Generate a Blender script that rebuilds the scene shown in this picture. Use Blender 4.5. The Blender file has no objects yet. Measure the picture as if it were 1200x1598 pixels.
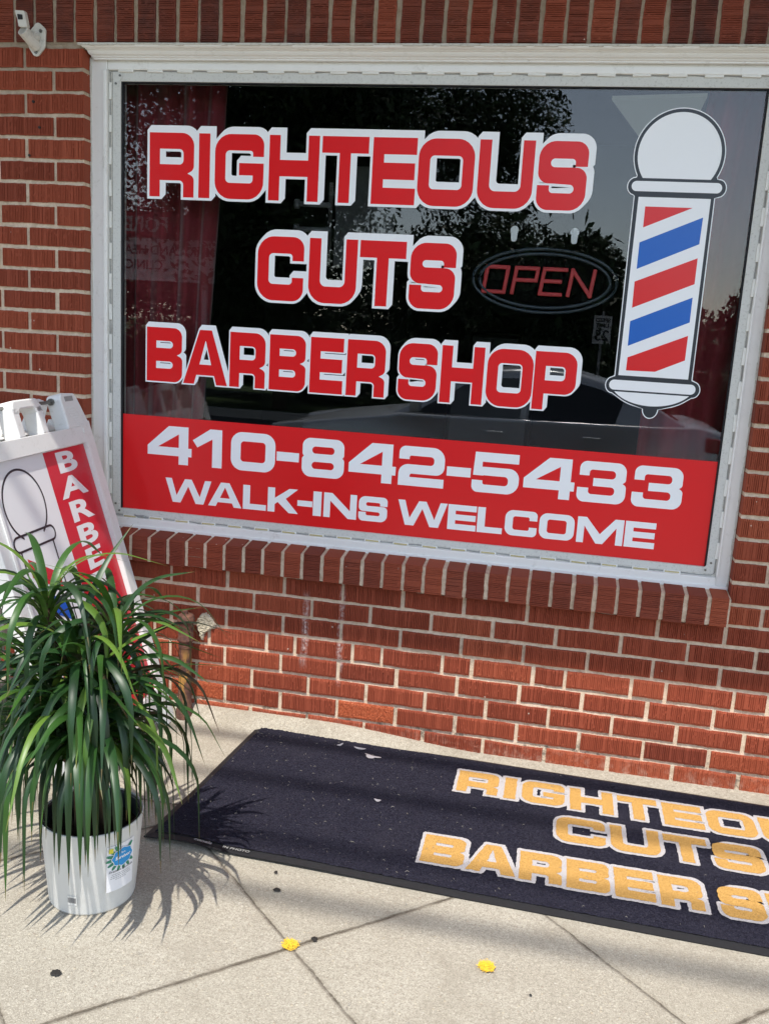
import bpy, bmesh, math, random
import numpy as np
from mathutils import Vector, Matrix
from mathutils.geometry import tessellate_polygon, delaunay_2d_cdt
R = math.radians
rng = random.Random(7)
nr = np.random.default_rng(11)
C = bpy.context.scene.collection
sc = bpy.context.scene

# ------------------------------------------------------------------ camera
cam = bpy.data.objects.new('camera', bpy.data.cameras.new('camera'))
C.objects.link(cam)
sc.camera = cam
cam.data.sensor_fit = 'VERTICAL'
cam.data.sensor_height = 36.0
cam.data.lens = 1416.22 / 1598 * 36.0
cam.data.clip_start = 0.05
cam.data.clip_end = 1000
rx, dn, fw = Vector((.9793, .1939, .0588)), Vector((.095, -.1834, -.9784)), Vector((-.1789, .9637, -.198))
rx.normalize(); fw = (fw - rx * fw.dot(rx)).normalized(); up = rx.cross(fw)
cam.matrix_world = Matrix(((rx.x, up.x, -fw.x, 1.262), (rx.y, up.y, -fw.y, -2.8402),
                           (rx.z, up.z, -fw.z, 1.3764), (0, 0, 0, 1)))
# ------------------------------------------------------------------ sky, sun, exposure
SUN = Vector((-.05, -.49, 1.0)).normalized()      # direction towards the sun
w = bpy.data.worlds.new('World'); sc.world = w; w.use_nodes = True
nt = w.node_tree
sky = nt.nodes.new('ShaderNodeTexSky'); sky.sky_type = 'NISHITA'; sky.sun_disc = False
sky.sun_elevation = math.asin(SUN.z)
sky.sun_rotation = math.atan2(SUN.x, SUN.y)
sky.air_density = 1.0; sky.dust_density = .35; sky.ozone_density = 1.0
bg = nt.nodes['Background']; bg.inputs[1].default_value = 0.15
hs_ = nt.nodes.new('ShaderNodeHueSaturation'); hs_.inputs['Saturation'].default_value = .66      # thin summer haze
nt.links.new(sky.outputs[0], hs_.inputs['Color']); nt.links.new(hs_.outputs[0], bg.inputs[0])
sun = bpy.data.objects.new('sun', bpy.data.lights.new('sun', 'SUN')); C.objects.link(sun)
sun.data.energy = 2.65; sun.data.angle = R(.53); sun.data.color = (1, .95, .87)
sun.rotation_euler = SUN.to_track_quat('Z', 'Y').to_euler()
sc.view_settings.view_transform = 'Standard'
sc.view_settings.look = 'None'
sc.view_settings.gamma = 1
sc.view_settings.exposure = 1.1
sc.cycles.max_bounces = 8
sc.cycles.transparent_max_bounces = 24

# ------------------------------------------------------------------ helpers
def tag(o, label=None, cat=None, group=None, kind=None):
    if label: o['label'] = label
    if cat: o['category'] = cat
    if group: o['group'] = group
    if kind: o['kind'] = kind
    return o
def empty(name, label, cat, loc=(0, 0, 0), group=None, rz=0):
    o = bpy.data.objects.new(name, None); C.objects.link(o); o.location = loc; o.rotation_euler = (0, 0, rz)
    o.empty_display_size = .1
    return tag(o, label, cat, group)
def obj(name, verts, faces, mat, parent=None, smooth=False, mi=None, local=False):
    """verts are world coordinates unless local; the parent must be unrotated when not local"""
    me = bpy.data.meshes.new(name)
    if parent is not None and not local:
        q = parent
        off = Vector((0, 0, 0))
        while q is not None:
            off += q.location; q = q.parent
        verts = [(v[0] - off.x, v[1] - off.y, v[2] - off.z) for v in verts]
    me.from_pydata([tuple(v) for v in verts], [], faces)
    for m in (mat if isinstance(mat, (list, tuple)) else [mat]):
        me.materials.append(m)
    if mi is not None:
        me.polygons.foreach_set('material_index', mi)
    if smooth:
        me.polygons.foreach_set('use_smooth', [True] * len(me.polygons))
    me.update()
    o = bpy.data.objects.new(name, me); C.objects.link(o)
    if parent is not None: o.parent = parent
    return o
class MB:
    def __init__(s): s.v = []; s.f = []; s.mi = []; s.m = 0
    def add(s, v, f):
        b = len(s.v); s.v += [tuple(q) for q in v]
        s.f += [tuple(i + b for i in q) for q in f]; s.mi += [s.m] * len(f)
    def box(s, x0, x1, y0, y1, z0, z1):
        s.add([(x0, y0, z0), (x1, y0, z0), (x1, y1, z0), (x0, y1, z0), (x0, y0, z1), (x1, y0, z1), (x1, y1, z1), (x0, y1, z1)],
              [(0, 3, 2, 1), (4, 5, 6, 7), (0, 1, 5, 4), (1, 2, 6, 5), (2, 3, 7, 6), (3, 0, 4, 7)])
    def obox(s, o, a, b, c, r=0):
        """box from origin o with edge vectors a,b,c"""
        o, a, b, c = Vector(o), Vector(a), Vector(b), Vector(c)
        s.add([o, o + a, o + a + b, o + b, o + c, o + a + c, o + a + b + c, o + b + c],
              [(0, 3, 2, 1), (4, 5, 6, 7), (0, 1, 5, 4), (1, 2, 6, 5), (2, 3, 7, 6), (3, 0, 4, 7)])
    def tube(s, pts, r, n=10, cap=True):
        pts = [Vector(p) for p in pts]
        rs = r if isinstance(r, (list, tuple)) else [r] * len(pts)
        rings = []
        for i, p in enumerate(pts):
            d = (pts[min(i + 1, len(pts) - 1)] - pts[max(i - 1, 0)]).normalized()
            a = d.cross(Vector((0, 0, 1)));
            if a.length < .05: a = d.cross(Vector((1, 0, 0)))
            a.normalize(); b = d.cross(a)
            rings.append([p + (a * math.cos(t * 2 * math.pi / n) + b * math.sin(t * 2 * math.pi / n)) * rs[i] for t in range(n)])
        v = [q for g in rings for q in g]; f = []
        for i in range(len(pts) - 1):
            for t in range(n):
                f.append((i * n + t, i * n + (t + 1) % n, (i + 1) * n + (t + 1) % n, (i + 1) * n + t))
        if cap:
            f.append(tuple(range(n - 1, -1, -1))); f.append(tuple((len(pts) - 1) * n + t for t in range(n)))
        s.add(v, f)
    def lathe(s, c, prof, n=48, squash=1):
        v = []; f = []
        for r, z in prof:
            v += [(c[0] + r * math.cos(t * 2 * math.pi / n), c[1] + r * math.sin(t * 2 * math.pi / n), c[2] + z) for t in range(n)]
        for i in range(len(prof) - 1):
            for t in range(n):
                f.append((i * n + t, i * n + (t + 1) % n, (i + 1) * n + (t + 1) % n, (i + 1) * n + t))
        s.add(v, f)
    def prism(s, poly, o, u, vv, n, t):
        """extrude 2-D polygon: point = o + u*x + vv*y, thickness t along n"""
        o, u, vv, n = Vector(o), Vector(u), Vector(vv), Vector(n)
        P = [o + u * x + vv * y for x, y in poly]; k = len(P)
        s.add(P + [p + n * t for p in P], [tuple(range(k))[::-1], tuple(range(k, 2 * k))] +
              [(i, (i + 1) % k, k + (i + 1) % k, k + i) for i in range(k)])
    def build(s, name, mat, parent=None, smooth=False, bevel=0, fix=True):
        multi = isinstance(mat, (list, tuple))
        o = obj(name, s.v, s.f, mat, parent, smooth, mi=s.mi if multi else None)
        if fix:
            bm = bmesh.new(); bm.from_mesh(o.data)
            bmesh.ops.recalc_face_normals(bm, faces=bm.faces)
            bm.to_mesh(o.data); bm.free()
        if bevel:
            md = o.modifiers.new('bevel', 'BEVEL'); md.width = bevel; md.segments = 2; md.limit_method = 'ANGLE'
        return o

class NT:
    def __init__(s, name):
        s.m = bpy.data.materials.new(name); s.m.use_nodes = True
        s.t = s.m.node_tree; s.N = s.t.nodes; s.L = s.t.links
        s.b = s.N['Principled BSDF']
    def n(s, typ, ins=None, **kw):
        q = s.N.new('ShaderNode' + typ)
        for k, v in kw.items(): setattr(q, k, v)
        for k, v in (ins or {}).items():
            if isinstance(v, bpy.types.NodeSocket): s.L.new(v, q.inputs[k])
            else: q.inputs[k].default_value = v
        return q
    def math(s, op, a, b=None, c=None, clamp=False):
        ins = {0: a}
        if b is not None: ins[1] = b
        if c is not None: ins[2] = c
        return s.n('Math', ins, operation=op, use_clamp=clamp).outputs[0]
    def noise(s, vec, scale, detail=3, rough=.5):
        return s.n('TexNoise', {'Vector': vec, 'Scale': scale, 'Detail': detail, 'Roughness': rough}).outputs['Fac']
    def ramp(s, fac, stops):
        q = s.n('ValToRGB', {0: fac}); e = q.color_ramp.elements
        while len(e) < len(stops): e.new(.5)
        for i, (p, c) in enumerate(stops):
            e[i].position = p; e[i].color = (c if isinstance(c, (tuple, list)) else (c, c, c)) + (1,) if not isinstance(c, float) and not isinstance(c, int) else (c, c, c, 1)
        return q.outputs[0]
    def mix(s, f, a, b, typ='MIX'):
        q = s.n('Mix', data_type='RGBA', blend_type=typ)
        for i, v in ((0, f), (6, a), (7, b)):
            if isinstance(v, bpy.types.NodeSocket): s.L.new(v, q.inputs[i])
            else: q.inputs[i].default_value = (tuple(v) + (1,) if isinstance(v, tuple) and len(v) == 3 else v)
        return q.outputs[2]
    def bump(s, h, strength=.5, dist=.002):
        q = s.n('Bump', {'Height': h, 'Strength': strength, 'Distance': dist})
        s.L.new(q.outputs[0], s.b.inputs['Normal']); return q
    def set(s, k, v):
        if isinstance(v, bpy.types.NodeSocket): s.L.new(v, s.b.inputs[k])
        else: s.b.inputs[k].default_value = (tuple(v) + (1,) if isinstance(v, tuple) and len(v) == 3 else v)
def plain(name, col, rough=.5, spec=.5, metal=0, var=.08, vs=30, bump=0, bs=200, emit=0):
    t = NT(name); co = t.n('TexCoord').outputs['Object']
    f = t.noise(co, vs, 4)
    t.set('Base Color', t.mix(f, tuple(c * (1 - var) for c in col), tuple(min(1, c * (1 + var)) for c in col)))
    t.set('Roughness', rough); t.set('Metallic', metal); t.b.inputs['Specular IOR Level'].default_value = spec
    if bump: t.bump(t.noise(co, bs, 3), bump, .002)
    if emit:
        t.set('Emission Color', tuple(col)); t.set('Emission Strength', emit)
    return t.m

# ------------------------------------------------------------------ materials
def m_brick():
    t = NT('brick'); co = t.n('TexCoord').outputs['Object']
    at = t.n('Attribute', attribute_name='bcol')
    sp = t.n('SeparateColor', {0: at.outputs['Color']})
    base = t.ramp(sp.outputs[0], [(0, (.19, .038, .019)), (.3, (.285, .060, .028)), (.75, (.36, .080, .037)), (1, (.44, .115, .052))])
    n1 = t.noise(co, 160, 4, .7)
    base = t.mix(t.math('MULTIPLY', n1, .55), base, (.12, .024, .014))
    # rough orange split faces
    n2 = t.noise(co, 210, 3, .7)
    orange = t.ramp(n2, [(.35, (.24, .05, .02)), (.55, (.42, .095, .035)), (.72, (.52, .18, .10))])
    base = t.mix(sp.outputs[1], base, orange)
    # patchy darker tone, varied per brick, on the lintel and sill courses
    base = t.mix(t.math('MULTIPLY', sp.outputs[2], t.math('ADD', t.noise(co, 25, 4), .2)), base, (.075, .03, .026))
    # lime streaks
    xyz = t.n('SeparateXYZ', {0: co})
    zz = xyz.outputs[2]; xx = t.math('ADD', xyz.outputs[0], t.math('MULTIPLY', t.math('SUBTRACT', t.noise(co, 14, 2), .5), .02))
    fac = None
    for cx, wd, z0, z1 in ((.610, .011, .17, .55), (.485, .014, .22, .50)):
        d = t.math('ABSOLUTE', t.math('SUBTRACT', xx, cx))
        g = t.math('SUBTRACT', 1.0, t.math('DIVIDE', d, wd), clamp=True)
        k = t.math('MULTIPLY', t.n('MapRange', {0: zz, 1: z0, 2: z0 + .1}).outputs[0], t.n('MapRange', {0: zz, 1: z1, 2: z1 - .06}).outputs[0])
        g = t.math('MULTIPLY', g, k)
        fac = g if fac is None else t.math('MAXIMUM', fac, g)
    fac = t.math('MULTIPLY', t.math('POWER', fac, .6), t.ramp(t.noise(co, 90, 4, .7), [(.4, 0.), (.62, .75)]))
    base = t.mix(fac, base, (.62, .55, .52))
    # pale specks
    v = t.n('TexVoronoi', {'Vector': co, 'Scale': 16.0}).outputs['Distance']
    base = t.mix(t.ramp(v, [(.035, 1.), (.05, 0.)]), base, (.62, .5, .42))
    # salt bloom near the foot
    sb = t.math('MULTIPLY', t.n('MapRange', {0: zz, 1: .06, 2: 0.0}).outputs[0], t.ramp(t.noise(co, 30, 5, .7), [(.48, 0.), (.64, .5)]))
    base = t.mix(sb, base, (.50, .36, .28))
    t.set('Base Color', base); t.set('Roughness', .82); t.b.inputs['Specular IOR Level'].default_value = .3
    t.bump(t.math('ADD', t.noise(co, 420, 3, .6), t.math('MULTIPLY', sp.outputs[1], t.math('MULTIPLY', t.noise(co, 110, 4), 4.0))), .7, .0012)
    return t.m
def m_mortar():
    t = NT('mortar'); co = t.n('TexCoord').outputs['Object']
    f = t.noise(co, 60, 5, .7)
    c = t.ramp(f, [(.3, (.50, .385, .27)), (.5, (.66, .53, .395)), (.7, (.76, .63, .49))])
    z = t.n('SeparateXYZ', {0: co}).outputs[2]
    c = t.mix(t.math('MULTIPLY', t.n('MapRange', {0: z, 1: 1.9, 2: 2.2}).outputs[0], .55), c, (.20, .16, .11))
    # cracked open beds near the foot of the wall
    cr = t.math('MULTIPLY', t.n('MapRange', {0: z, 1: .16, 2: .05}).outputs[0], t.ramp(t.noise(co, 18, 5, .75), [(.52, 0.), (.6, 1.)]))
    c = t.mix(t.math('MULTIPLY', cr, .75), c, (.10, .085, .07))
    t.set('Base Color', c); t.set('Roughness', .95); t.b.inputs['Specular IOR Level'].default_value = .2
    t.bump(t.noise(co, 300, 4, .7), .9, .002)
    return t.m
def m_concrete():
    t = NT('concrete'); co = t.n('TexCoord').outputs['Object']
    big = t.noise(co, 2.2, 5, .6)
    c = t.ramp(t.math('ADD', big, t.math('MULTIPLY', t.math('SUBTRACT', t.noise(co, 9, 4, .6), .5), .5)), [(.25, (.33, .30, .245)), (.5, (.38, .350, .288)), (.75, (.43, .398, .332))])
    fine = t.noise(co, 175, 5, .8)
    c = t.mix(t.ramp(fine, [(.38, .85), (.52, 0.)]), c, (.17, .15, .125))
    c = t.mix(t.ramp(t.noise(co, 70, 5, .8), [(.40, .55), (.52, 0.)]), c, (.22, .195, .155))
    c = t.mix(t.ramp(t.noise(co, 95, 4, .8), [(.55, 0.), (.66, .6)]), c, (.56, .52, .43))
    grit = t.noise(co, 330, 4, .8)
    c = t.mix(t.ramp(grit, [(.54, 0.), (.64, .9)]), c, (.66, .61, .50))
    # embedded pebbles
    wv = t.n('VectorMath', {0: co, 1: t.n('TexNoise', {'Vector': co, 'Scale': 40.0}).outputs['Color']}, operation='MULTIPLY_ADD')
    wv.inputs[1].default_value = (1, 1, 1)
    vo = t.n('TexVoronoi', {'Vector': co, 'Scale': 105.0, 'Randomness': 1.0})
    pc = t.n('SeparateColor', {0: vo.outputs['Color']})
    peb = t.math('MULTIPLY', t.ramp(vo.outputs['Distance'], [(.22, 1.), (.34, 0.)]), t.math('GREATER_THAN', pc.outputs[0], .80))
    pcol = t.ramp(pc.outputs[1], [(0, (.56, .52, .43)), (.6, (.48, .42, .31)), (.8, (.28, .22, .17)), (1, (.60, .57, .50))])
    c = t.mix(t.math('MULTIPLY', peb, .8), c, pcol)
    # stains
    st = t.ramp(t.noise(co, 5.5, 7, .75), [(.50, 0.), (.66, .42)])
    c = t.mix(st, c, (.24, .21, .165))
    # saw-cut joints, two families of lines
    xyz = t.n('SeparateXYZ', {0: co}); X, Y = xyz.outputs[0], xyz.outputs[1]
    wob = t.math('MULTIPLY', t.math('SUBTRACT', t.noise(co, 9, 4, .7), .5), .012)
    def fam(ang, px, py, sp, hw):
        nx, ny = -math.sin(R(ang)), math.cos(R(ang))
        d = t.math('ADD', t.math('ADD', t.math('MULTIPLY', X, nx), t.math('MULTIPLY', Y, ny)), wob)
        d = t.math('DIVIDE', t.math('SUBTRACT', d, px * nx + py * ny), sp)
        d = t.math('SUBTRACT', d, t.math('ROUND', d))
        return t.math('MULTIPLY', t.math('ABSOLUTE', d), sp)
    dA = fam(40.8, .784, -1.09, .612, .004); dB = fam(-44.3, .784, -1.09, .590, .004)
    d = t.math('MINIMUM', dA, t.math('ADD', dB, .0018))
    def cell(ang, px, py, sp_):
        nx, ny = -math.sin(R(ang)), math.cos(R(ang))
        return t.math('FLOOR', t.math('DIVIDE', t.math('SUBTRACT', t.math('ADD', t.math('MULTIPLY', X, nx), t.math('MULTIPLY', Y, ny)), px * nx + py * ny), sp_))
    wn = t.n('TexWhiteNoise', {'Vector': t.n('CombineXYZ', {0: cell(40.8, .784, -1.09, .612), 1: cell(-44.3, .784, -1.09, .590), 2: t.math('LESS_THAN', Y, -.592)}).outputs[0]}).outputs['Value']
    c = t.mix(t.math('MULTIPLY', wn, .30), c, (.30, .265, .20))
    field = t.math('LESS_THAN', Y, -.592)
    dT = t.math('ABSOLUTE', t.math('ADD', t.math('ADD', Y, .592), wob))
    d = t.math('MINIMUM', t.math('ADD', d, t.math('MULTIPLY', t.math('SUBTRACT', 1.0, field), 1.0)), dT)
    near = t.math('LESS_THAN', t.math('ADD', d, t.math('MULTIPLY', t.math('SUBTRACT', t.noise(co, 55, 4, .8), .45), .012)), .0042)
    soft = t.n('MapRange', {0: d, 1: .014, 2: .002}).outputs[0]
    dirt = t.math('MULTIPLY', soft, t.ramp(t.noise(co, 26, 5, .7), [(.35, .1), (.62, .7)]))
    c = t.mix(dirt, c, (.17, .14, .105))
    c = t.mix(t.math('MULTIPLY', near, t.ramp(t.noise(co, 12, 4, .6), [(.36, .15), (.56, .8)])), c, (.09, .075, .055))
    t.set('Base Color', c); t.set('Roughness', .93); t.b.inputs['Specular IOR Level'].default_value = .25
    h = t.math('ADD', t.math('MULTIPLY', t.noise(co, 230, 4, .75), 1.0), t.math('MULTIPLY', t.ramp(d, [(.0, 0.), (.008, 1.)]), 3.0))
    h = t.math('ADD', h, t.math('MULTIPLY', peb, .5))
    t.bump(h, .8, .0022)
    return t.m
def m_paint(name, col, dirt=(.25, .24, .2), amt=.5, rough=.45, scale=60, lo=.5, hi=.68, streak=False):
    t = NT(name); co = t.n('TexCoord').outputs['Object']
    vec = co
    if streak: vec = t.n('Mapping', {'Vector': co, 'Scale': (1., 1., 5.)}).outputs[0]
    f = t.ramp(t.noise(vec, scale, 6, .75), [(lo, 0.), (hi, amt)])
    c = t.mix(t.noise(co, 4, 3), tuple(q * .92 for q in col), col)
    t.set('Base Color', t.mix(f, c, dirt)); t.set('Roughness', rough)
    t.bump(t.noise(co, 150, 4), .25, .001)
    return t.m
def m_mat():
    t = NT('navy_carpet'); co = t.n('TexCoord').outputs['Object']
    f = t.noise(co, 420, 4, .8)
    c = t.ramp(f, [(.30, (.005, .005, .010)), (.50, (.019, .0185, .032)), (.68, (.060, .058, .082))])
    c = t.mix(t.ramp(t.noise(co, 130, 4, .8), [(.38, .8), (.52, 0.)]), c, (.007, .007, .013))
    c = t.mix(t.ramp(t.noise(co, 170, 4, .85), [(.56, 0.), (.66, .6)]), c, (.085, .082, .105))
    c = t.mix(t.ramp(t.noise(co, 700, 2, .8), [(.66, 0.), (.72, .6)]), c, (.20, .19, .24))
    c = t.mix(t.ramp(t.noise(co, 6, 4), [(.5, 0.), (.8, .25)]), c, (.05, .047, .06))
    t.set('Base Color', c); t.set('Roughness', 1.0); t.b.inputs['Specular IOR Level'].default_value = .1
    t.bump(t.noise(co, 380, 4, .8), 1.0, .004)
    return t.m
def m_pile(name, a, b):
    t = NT(name); co = t.n('TexCoord').outputs['Object']
    f = t.noise(co, 380, 4, .8)
    c = t.ramp(f, [(.30, tuple(q * .45 for q in a)), (.5, a), (.72, b)])
    t.set('Base Color', c); t.set('Roughness', 1.0); t.b.inputs['Specular IOR Level'].default_value = .1
    t.bump(t.noise(co, 380, 4, .8), 1.0, .004)
    return t.m
def m_leaf():
    t = NT('dracaena_leaf'); co = t.n('TexCoord').outputs['Object']
    at = t.n('Attribute', attribute_name='lcol'); sp = t.n('SeparateColor', {0: at.outputs['Color']})
    c = t.ramp(sp.outputs[0], [(0, (.007, .024, .009)), (.45, (.016, .056, .014)), (.75, (.036, .105, .017)), (1, (.11, .20, .028))])
    c = t.mix(t.ramp(sp.outputs[1], [(.0, .55), (.2, 0.)]), c, (.17, .27, .04))        # pale leaf base
    c = t.mix(t.ramp(sp.outputs[1], [(.92, 0.), (1., .8)]), c, (.22, .12, .04))        # dry tip
    c = t.mix(t.math('MULTIPLY', t.math('GREATER_THAN', sp.outputs[2], .5), .6), c, (.05, .012, .012))   # dark red rim
    t.set('Base Color', c); t.set('Roughness', .42); t.b.inputs['Specular IOR Level'].default_value = .55
    tr = t.n('BsdfTranslucent', {'Color': t.mix(.5, c, (.10, .25, .02))})
    mx = t.n('MixShader', {0: .18}); t.L.new(t.b.outputs[0], mx.inputs[1]); t.L.new(tr.outputs[0], mx.inputs[2])
    t.L.new(mx.outputs[0], t.N['Material Output'].inputs[0])
    return t.m
def m_glass(name='window_glass', boost=.9):
    t = NT(name)
    fr = t.n('Fresnel', {'IOR': 1.52}).outputs[0]
    g = t.n('BsdfGlossy', {'Roughness': 0.0, 'Color': (1, 1, 1, 1)})
    tr = t.n('BsdfTransparent', {'Color': (.97, .98, .97, 1)})
    mx = t.n('MixShader', {0: t.math('MULTIPLY', fr, boost)})
    t.L.new(tr.outputs[0], mx.inputs[1]); t.L.new(g.outputs[0], mx.inputs[2])
    t.L.new(mx.outputs[0], t.N['Material Output'].inputs[0])
    return t.m
def m_foliage(name, a, b):
    t = NT(name); oi = t.n('Attribute', attribute_name='lcol'); sp = t.n('SeparateColor', {0: oi.outputs['Color']})
    c = t.mix(sp.outputs[0], a, b)
    t.set('Base Color', c); t.set('Roughness', .6)
    return t.m
def m_rust():
    t = NT('rusty_iron'); co = t.n('TexCoord').outputs['Object']
    f = t.noise(co, 45, 5, .7)
    c = t.ramp(f, [(.3, (.045, .020, .015)), (.5, (.095, .040, .028)), (.7, (.19, .085, .05))])
    mp = t.n('Mapping', {'Vector': co, 'Scale': (1., 1., .22)}).outputs[0]
    x = t.n('SeparateXYZ', {0: co}); z = x.outputs[2]
    k = t.math('MULTIPLY', t.n('MapRange', {0: z, 1: .27, 2: .22}).outputs[0], t.n('MapRange', {0: z, 1: .05, 2: .12}).outputs[0])
    c = t.mix(t.math('MULTIPLY', k, t.ramp(t.noise(mp, 60, 4, .6), [(.48, 0.), (.58, .9)])), c, (.42, .22, .05))
    t.set('Base Color', c); t.set('Roughness', .8)
    t.bump(t.noise(co, 120, 5, .7), .9, .003)
    return t.m
def m_curtain():
    t = NT('red_curtain'); co = t.n('TexCoord').outputs['Object']
    c = t.mix(t.noise(co, 3, 3), (.17, .009, .018), (.25, .015, .026))
    t.set('Base Color', c); t.set('Roughness', .75); t.set('Sheen Weight', .3)
    return t.m

M = dict(
    brick=m_brick(), mortar=m_mortar(), concrete=m_concrete(), mat=m_mat(), leaf=m_leaf(), glass=m_glass(),
    gold=m_pile('gold_pile', (.62, .35, .10), (.80, .51, .19)), wpile=m_pile('white_pile', (.56, .53, .53), (.84, .81, .82)),
    rust=m_rust(), curtain=m_curtain(),
    casing=m_paint('white_trim_paint', (.88, .87, .83), (.40, .37, .30), .45, .4, 26, .57, .76),
    alu=m_paint('weathered_aluminium', (.66, .66, .62), (.26, .25, .22), .5, .55, 150, .53, .68),
    caulk=m_paint('caulk', (.62, .60, .54), (.3, .27, .22), .6, .7, 90, .5, .66),
    rubber=plain('black_rubber', (.012, .012, .014), .6, .4, 0, .3, 80, .3, 200),
    red=plain('red_vinyl', (.74, .010, .013), .28, .5, 0, .03, 3),
    redtitle=plain('red_title_vinyl', (.76, .009, .012), .28, .5, 0, .03, 3),
    white=plain('white_vinyl', (.90, .91, .92), .35, .5, 0, .02, 3),
    blue=plain('blue_vinyl', (.005, .12, .52), .3, .5, 0, .03, 3),
    charcoal=plain('charcoal_vinyl', (.022, .026, .034), .35, .5, 0, .05, 3),
    led=plain('led_module_plastic', (.78, .77, .72), .4, .5, 0, .1, 60),
    ledgold=plain('led_strip_face', (.50, .42, .22), .4, .5, 0, .35, 300),
    wire=plain('grey_wire', (.30, .30, .29), .5, .5, 0, .2, 60),
    plastic=m_paint('sign_plastic', (.78, .78, .76), (.35, .32, .27), .35, .42, 35, .55, .75),
    poster=plain('poster_white', (.74, .74, .75), .35, .5, 0, .03, 4),
    posterred=plain('poster_red', (.56, .014, .03), .3, .5, 0, .05, 4),
    posterblack=plain('poster_black', (.012, .013, .018), .35, .5, 0, .1, 4),
    posterblue=plain('poster_blue', (.01, .09, .45), .35, .5, 0, .05, 4),
    pot=m_paint('white_pot', (.68, .685, .66), (.44, .42, .35), .3, .55, 12, .5, .8),
    growpot=plain('black_nursery_pot', (.018, .022, .026), .45, .5, 0, .2, 40),
    soil=plain('potting_soil', (.022, .015, .010), .95, .2, 0, .7, 120, 1, 90),
    cane=plain('dracaena_cane', (.10, .062, .036), .85, .3, 0, .4, 60, .8, 90),
    tagwhite=plain('plant_tag_white', (.80, .80, .82), .3, .5, 0, .03, 10),
    tagblue=plain('plant_tag_blue', (.01, .27, .62), .3, .5, 0, .05, 10),
    taggreen=plain('plant_tag_green', (.03, .22, .13), .4, .5, 0, .6, 90),
    taggrey=plain('plant_tag_ink', (.10, .10, .11), .4, .5, 0, .2, 90),
    tagyellow=plain('plant_tag_yellow', (.65, .60, .05), .4, .5, 0, .1, 90),
    bracket=m_paint('cast_bracket_paint', (.66, .64, .58), (.30, .28, .24), .5, .45, 60, .52, .7),
    dark=plain('hole_shade_dark', (.02, .02, .02), .7, .3),  # shade inside bores, slot and drill holes, put into the colour
    steel=plain('screw_steel', (.20, .20, .18), .4, .5, .8, .2),
    yellow=plain('yellow_spray_paint', (.82, .52, .04), .7, .3, 0, .12, 90, .6, 300),
    gum=plain('old_gum', (.022, .02, .018), .7, .3, 0, .3, 90, .6, 200),
    dry=plain('dry_leaf_bits', (.24, .22, .19), .8, .3, 0, .3, 60),
    litter=plain('pale_litter', (.36, .33, .34), .7, .3, 0, .2, 60),
    neonred=plain('neon_letter_red', (.62, .045, .05), .4, .5, 0, .06, 20),
    tube=plain('neon_tube_off', (.035, .05, .065), .25, .5, 0, .1, 20),
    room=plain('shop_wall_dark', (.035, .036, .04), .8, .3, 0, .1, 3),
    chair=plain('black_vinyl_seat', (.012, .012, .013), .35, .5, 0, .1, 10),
    chrome=plain('chrome', (.5, .5, .5), .2, .5, 1, .03, 10),
    soffit=plain('white_soffit', (.72, .71, .68), .6, .4, 0, .05, 4),
    asphalt=plain('asphalt', (.055, .055, .057), .9, .3, 0, .3, 40, .6, 200),
    kerb=plain('kerb_concrete', (.38, .36, .32), .9, .3, 0, .15, 12, .5, 90),
    grass=plain('verge_grass', (.045, .075, .02), .9, .2, 0, .5, 12, .8, 60),
    paint=plain('silver_car_paint', (.62, .64, .67), .22, .6, .35, .04, 3),
    carglass=plain('car_window_tint', (.012, .013, .015), .04, .8, 0, .05, 3),
    tyre=plain('tyre_rubber', (.015, .015, .015), .85, .3, 0, .2, 40),
    lamp=plain('car_lamp', (.55, .10, .09), .15, .6, 0, .1, 20),
    lampw=plain('car_headlamp', (.6, .62, .65), .1, .6, 0, .1, 20),
    bark=plain('bark', (.10, .075, .05), .95, .2, 0, .4, 12, 1, 30),
    fol1=m_foliage('foliage_dark', (.010, .022, .006), (.045, .085, .02)),
    fol2=m_foliage('foliage_mid', (.014, .03, .008), (.06, .10, .025)),
    signwhite=plain('signboard_white', (.70, .69, .68), .5, .4, 0, .04, 6),
    signred=plain('signboard_red', (.40, .03, .03), .5, .4, 0, .04, 6),
    signblack=plain('signboard_black', (.02, .02, .02), .5, .4, 0, .04, 6),
    pole=plain('galvanised_post', (.35, .35, .36), .5, .5, .6, .1, 20),
    cable=plain('cable_sheath', (.02, .02, .02), .6, .4, 0, .1, 20),
    lightpanel=plain('ceiling_light_cover', (.50, .56, .50), .5, .4, 0, .02, 5, 0, 200, .07),
)

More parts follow.
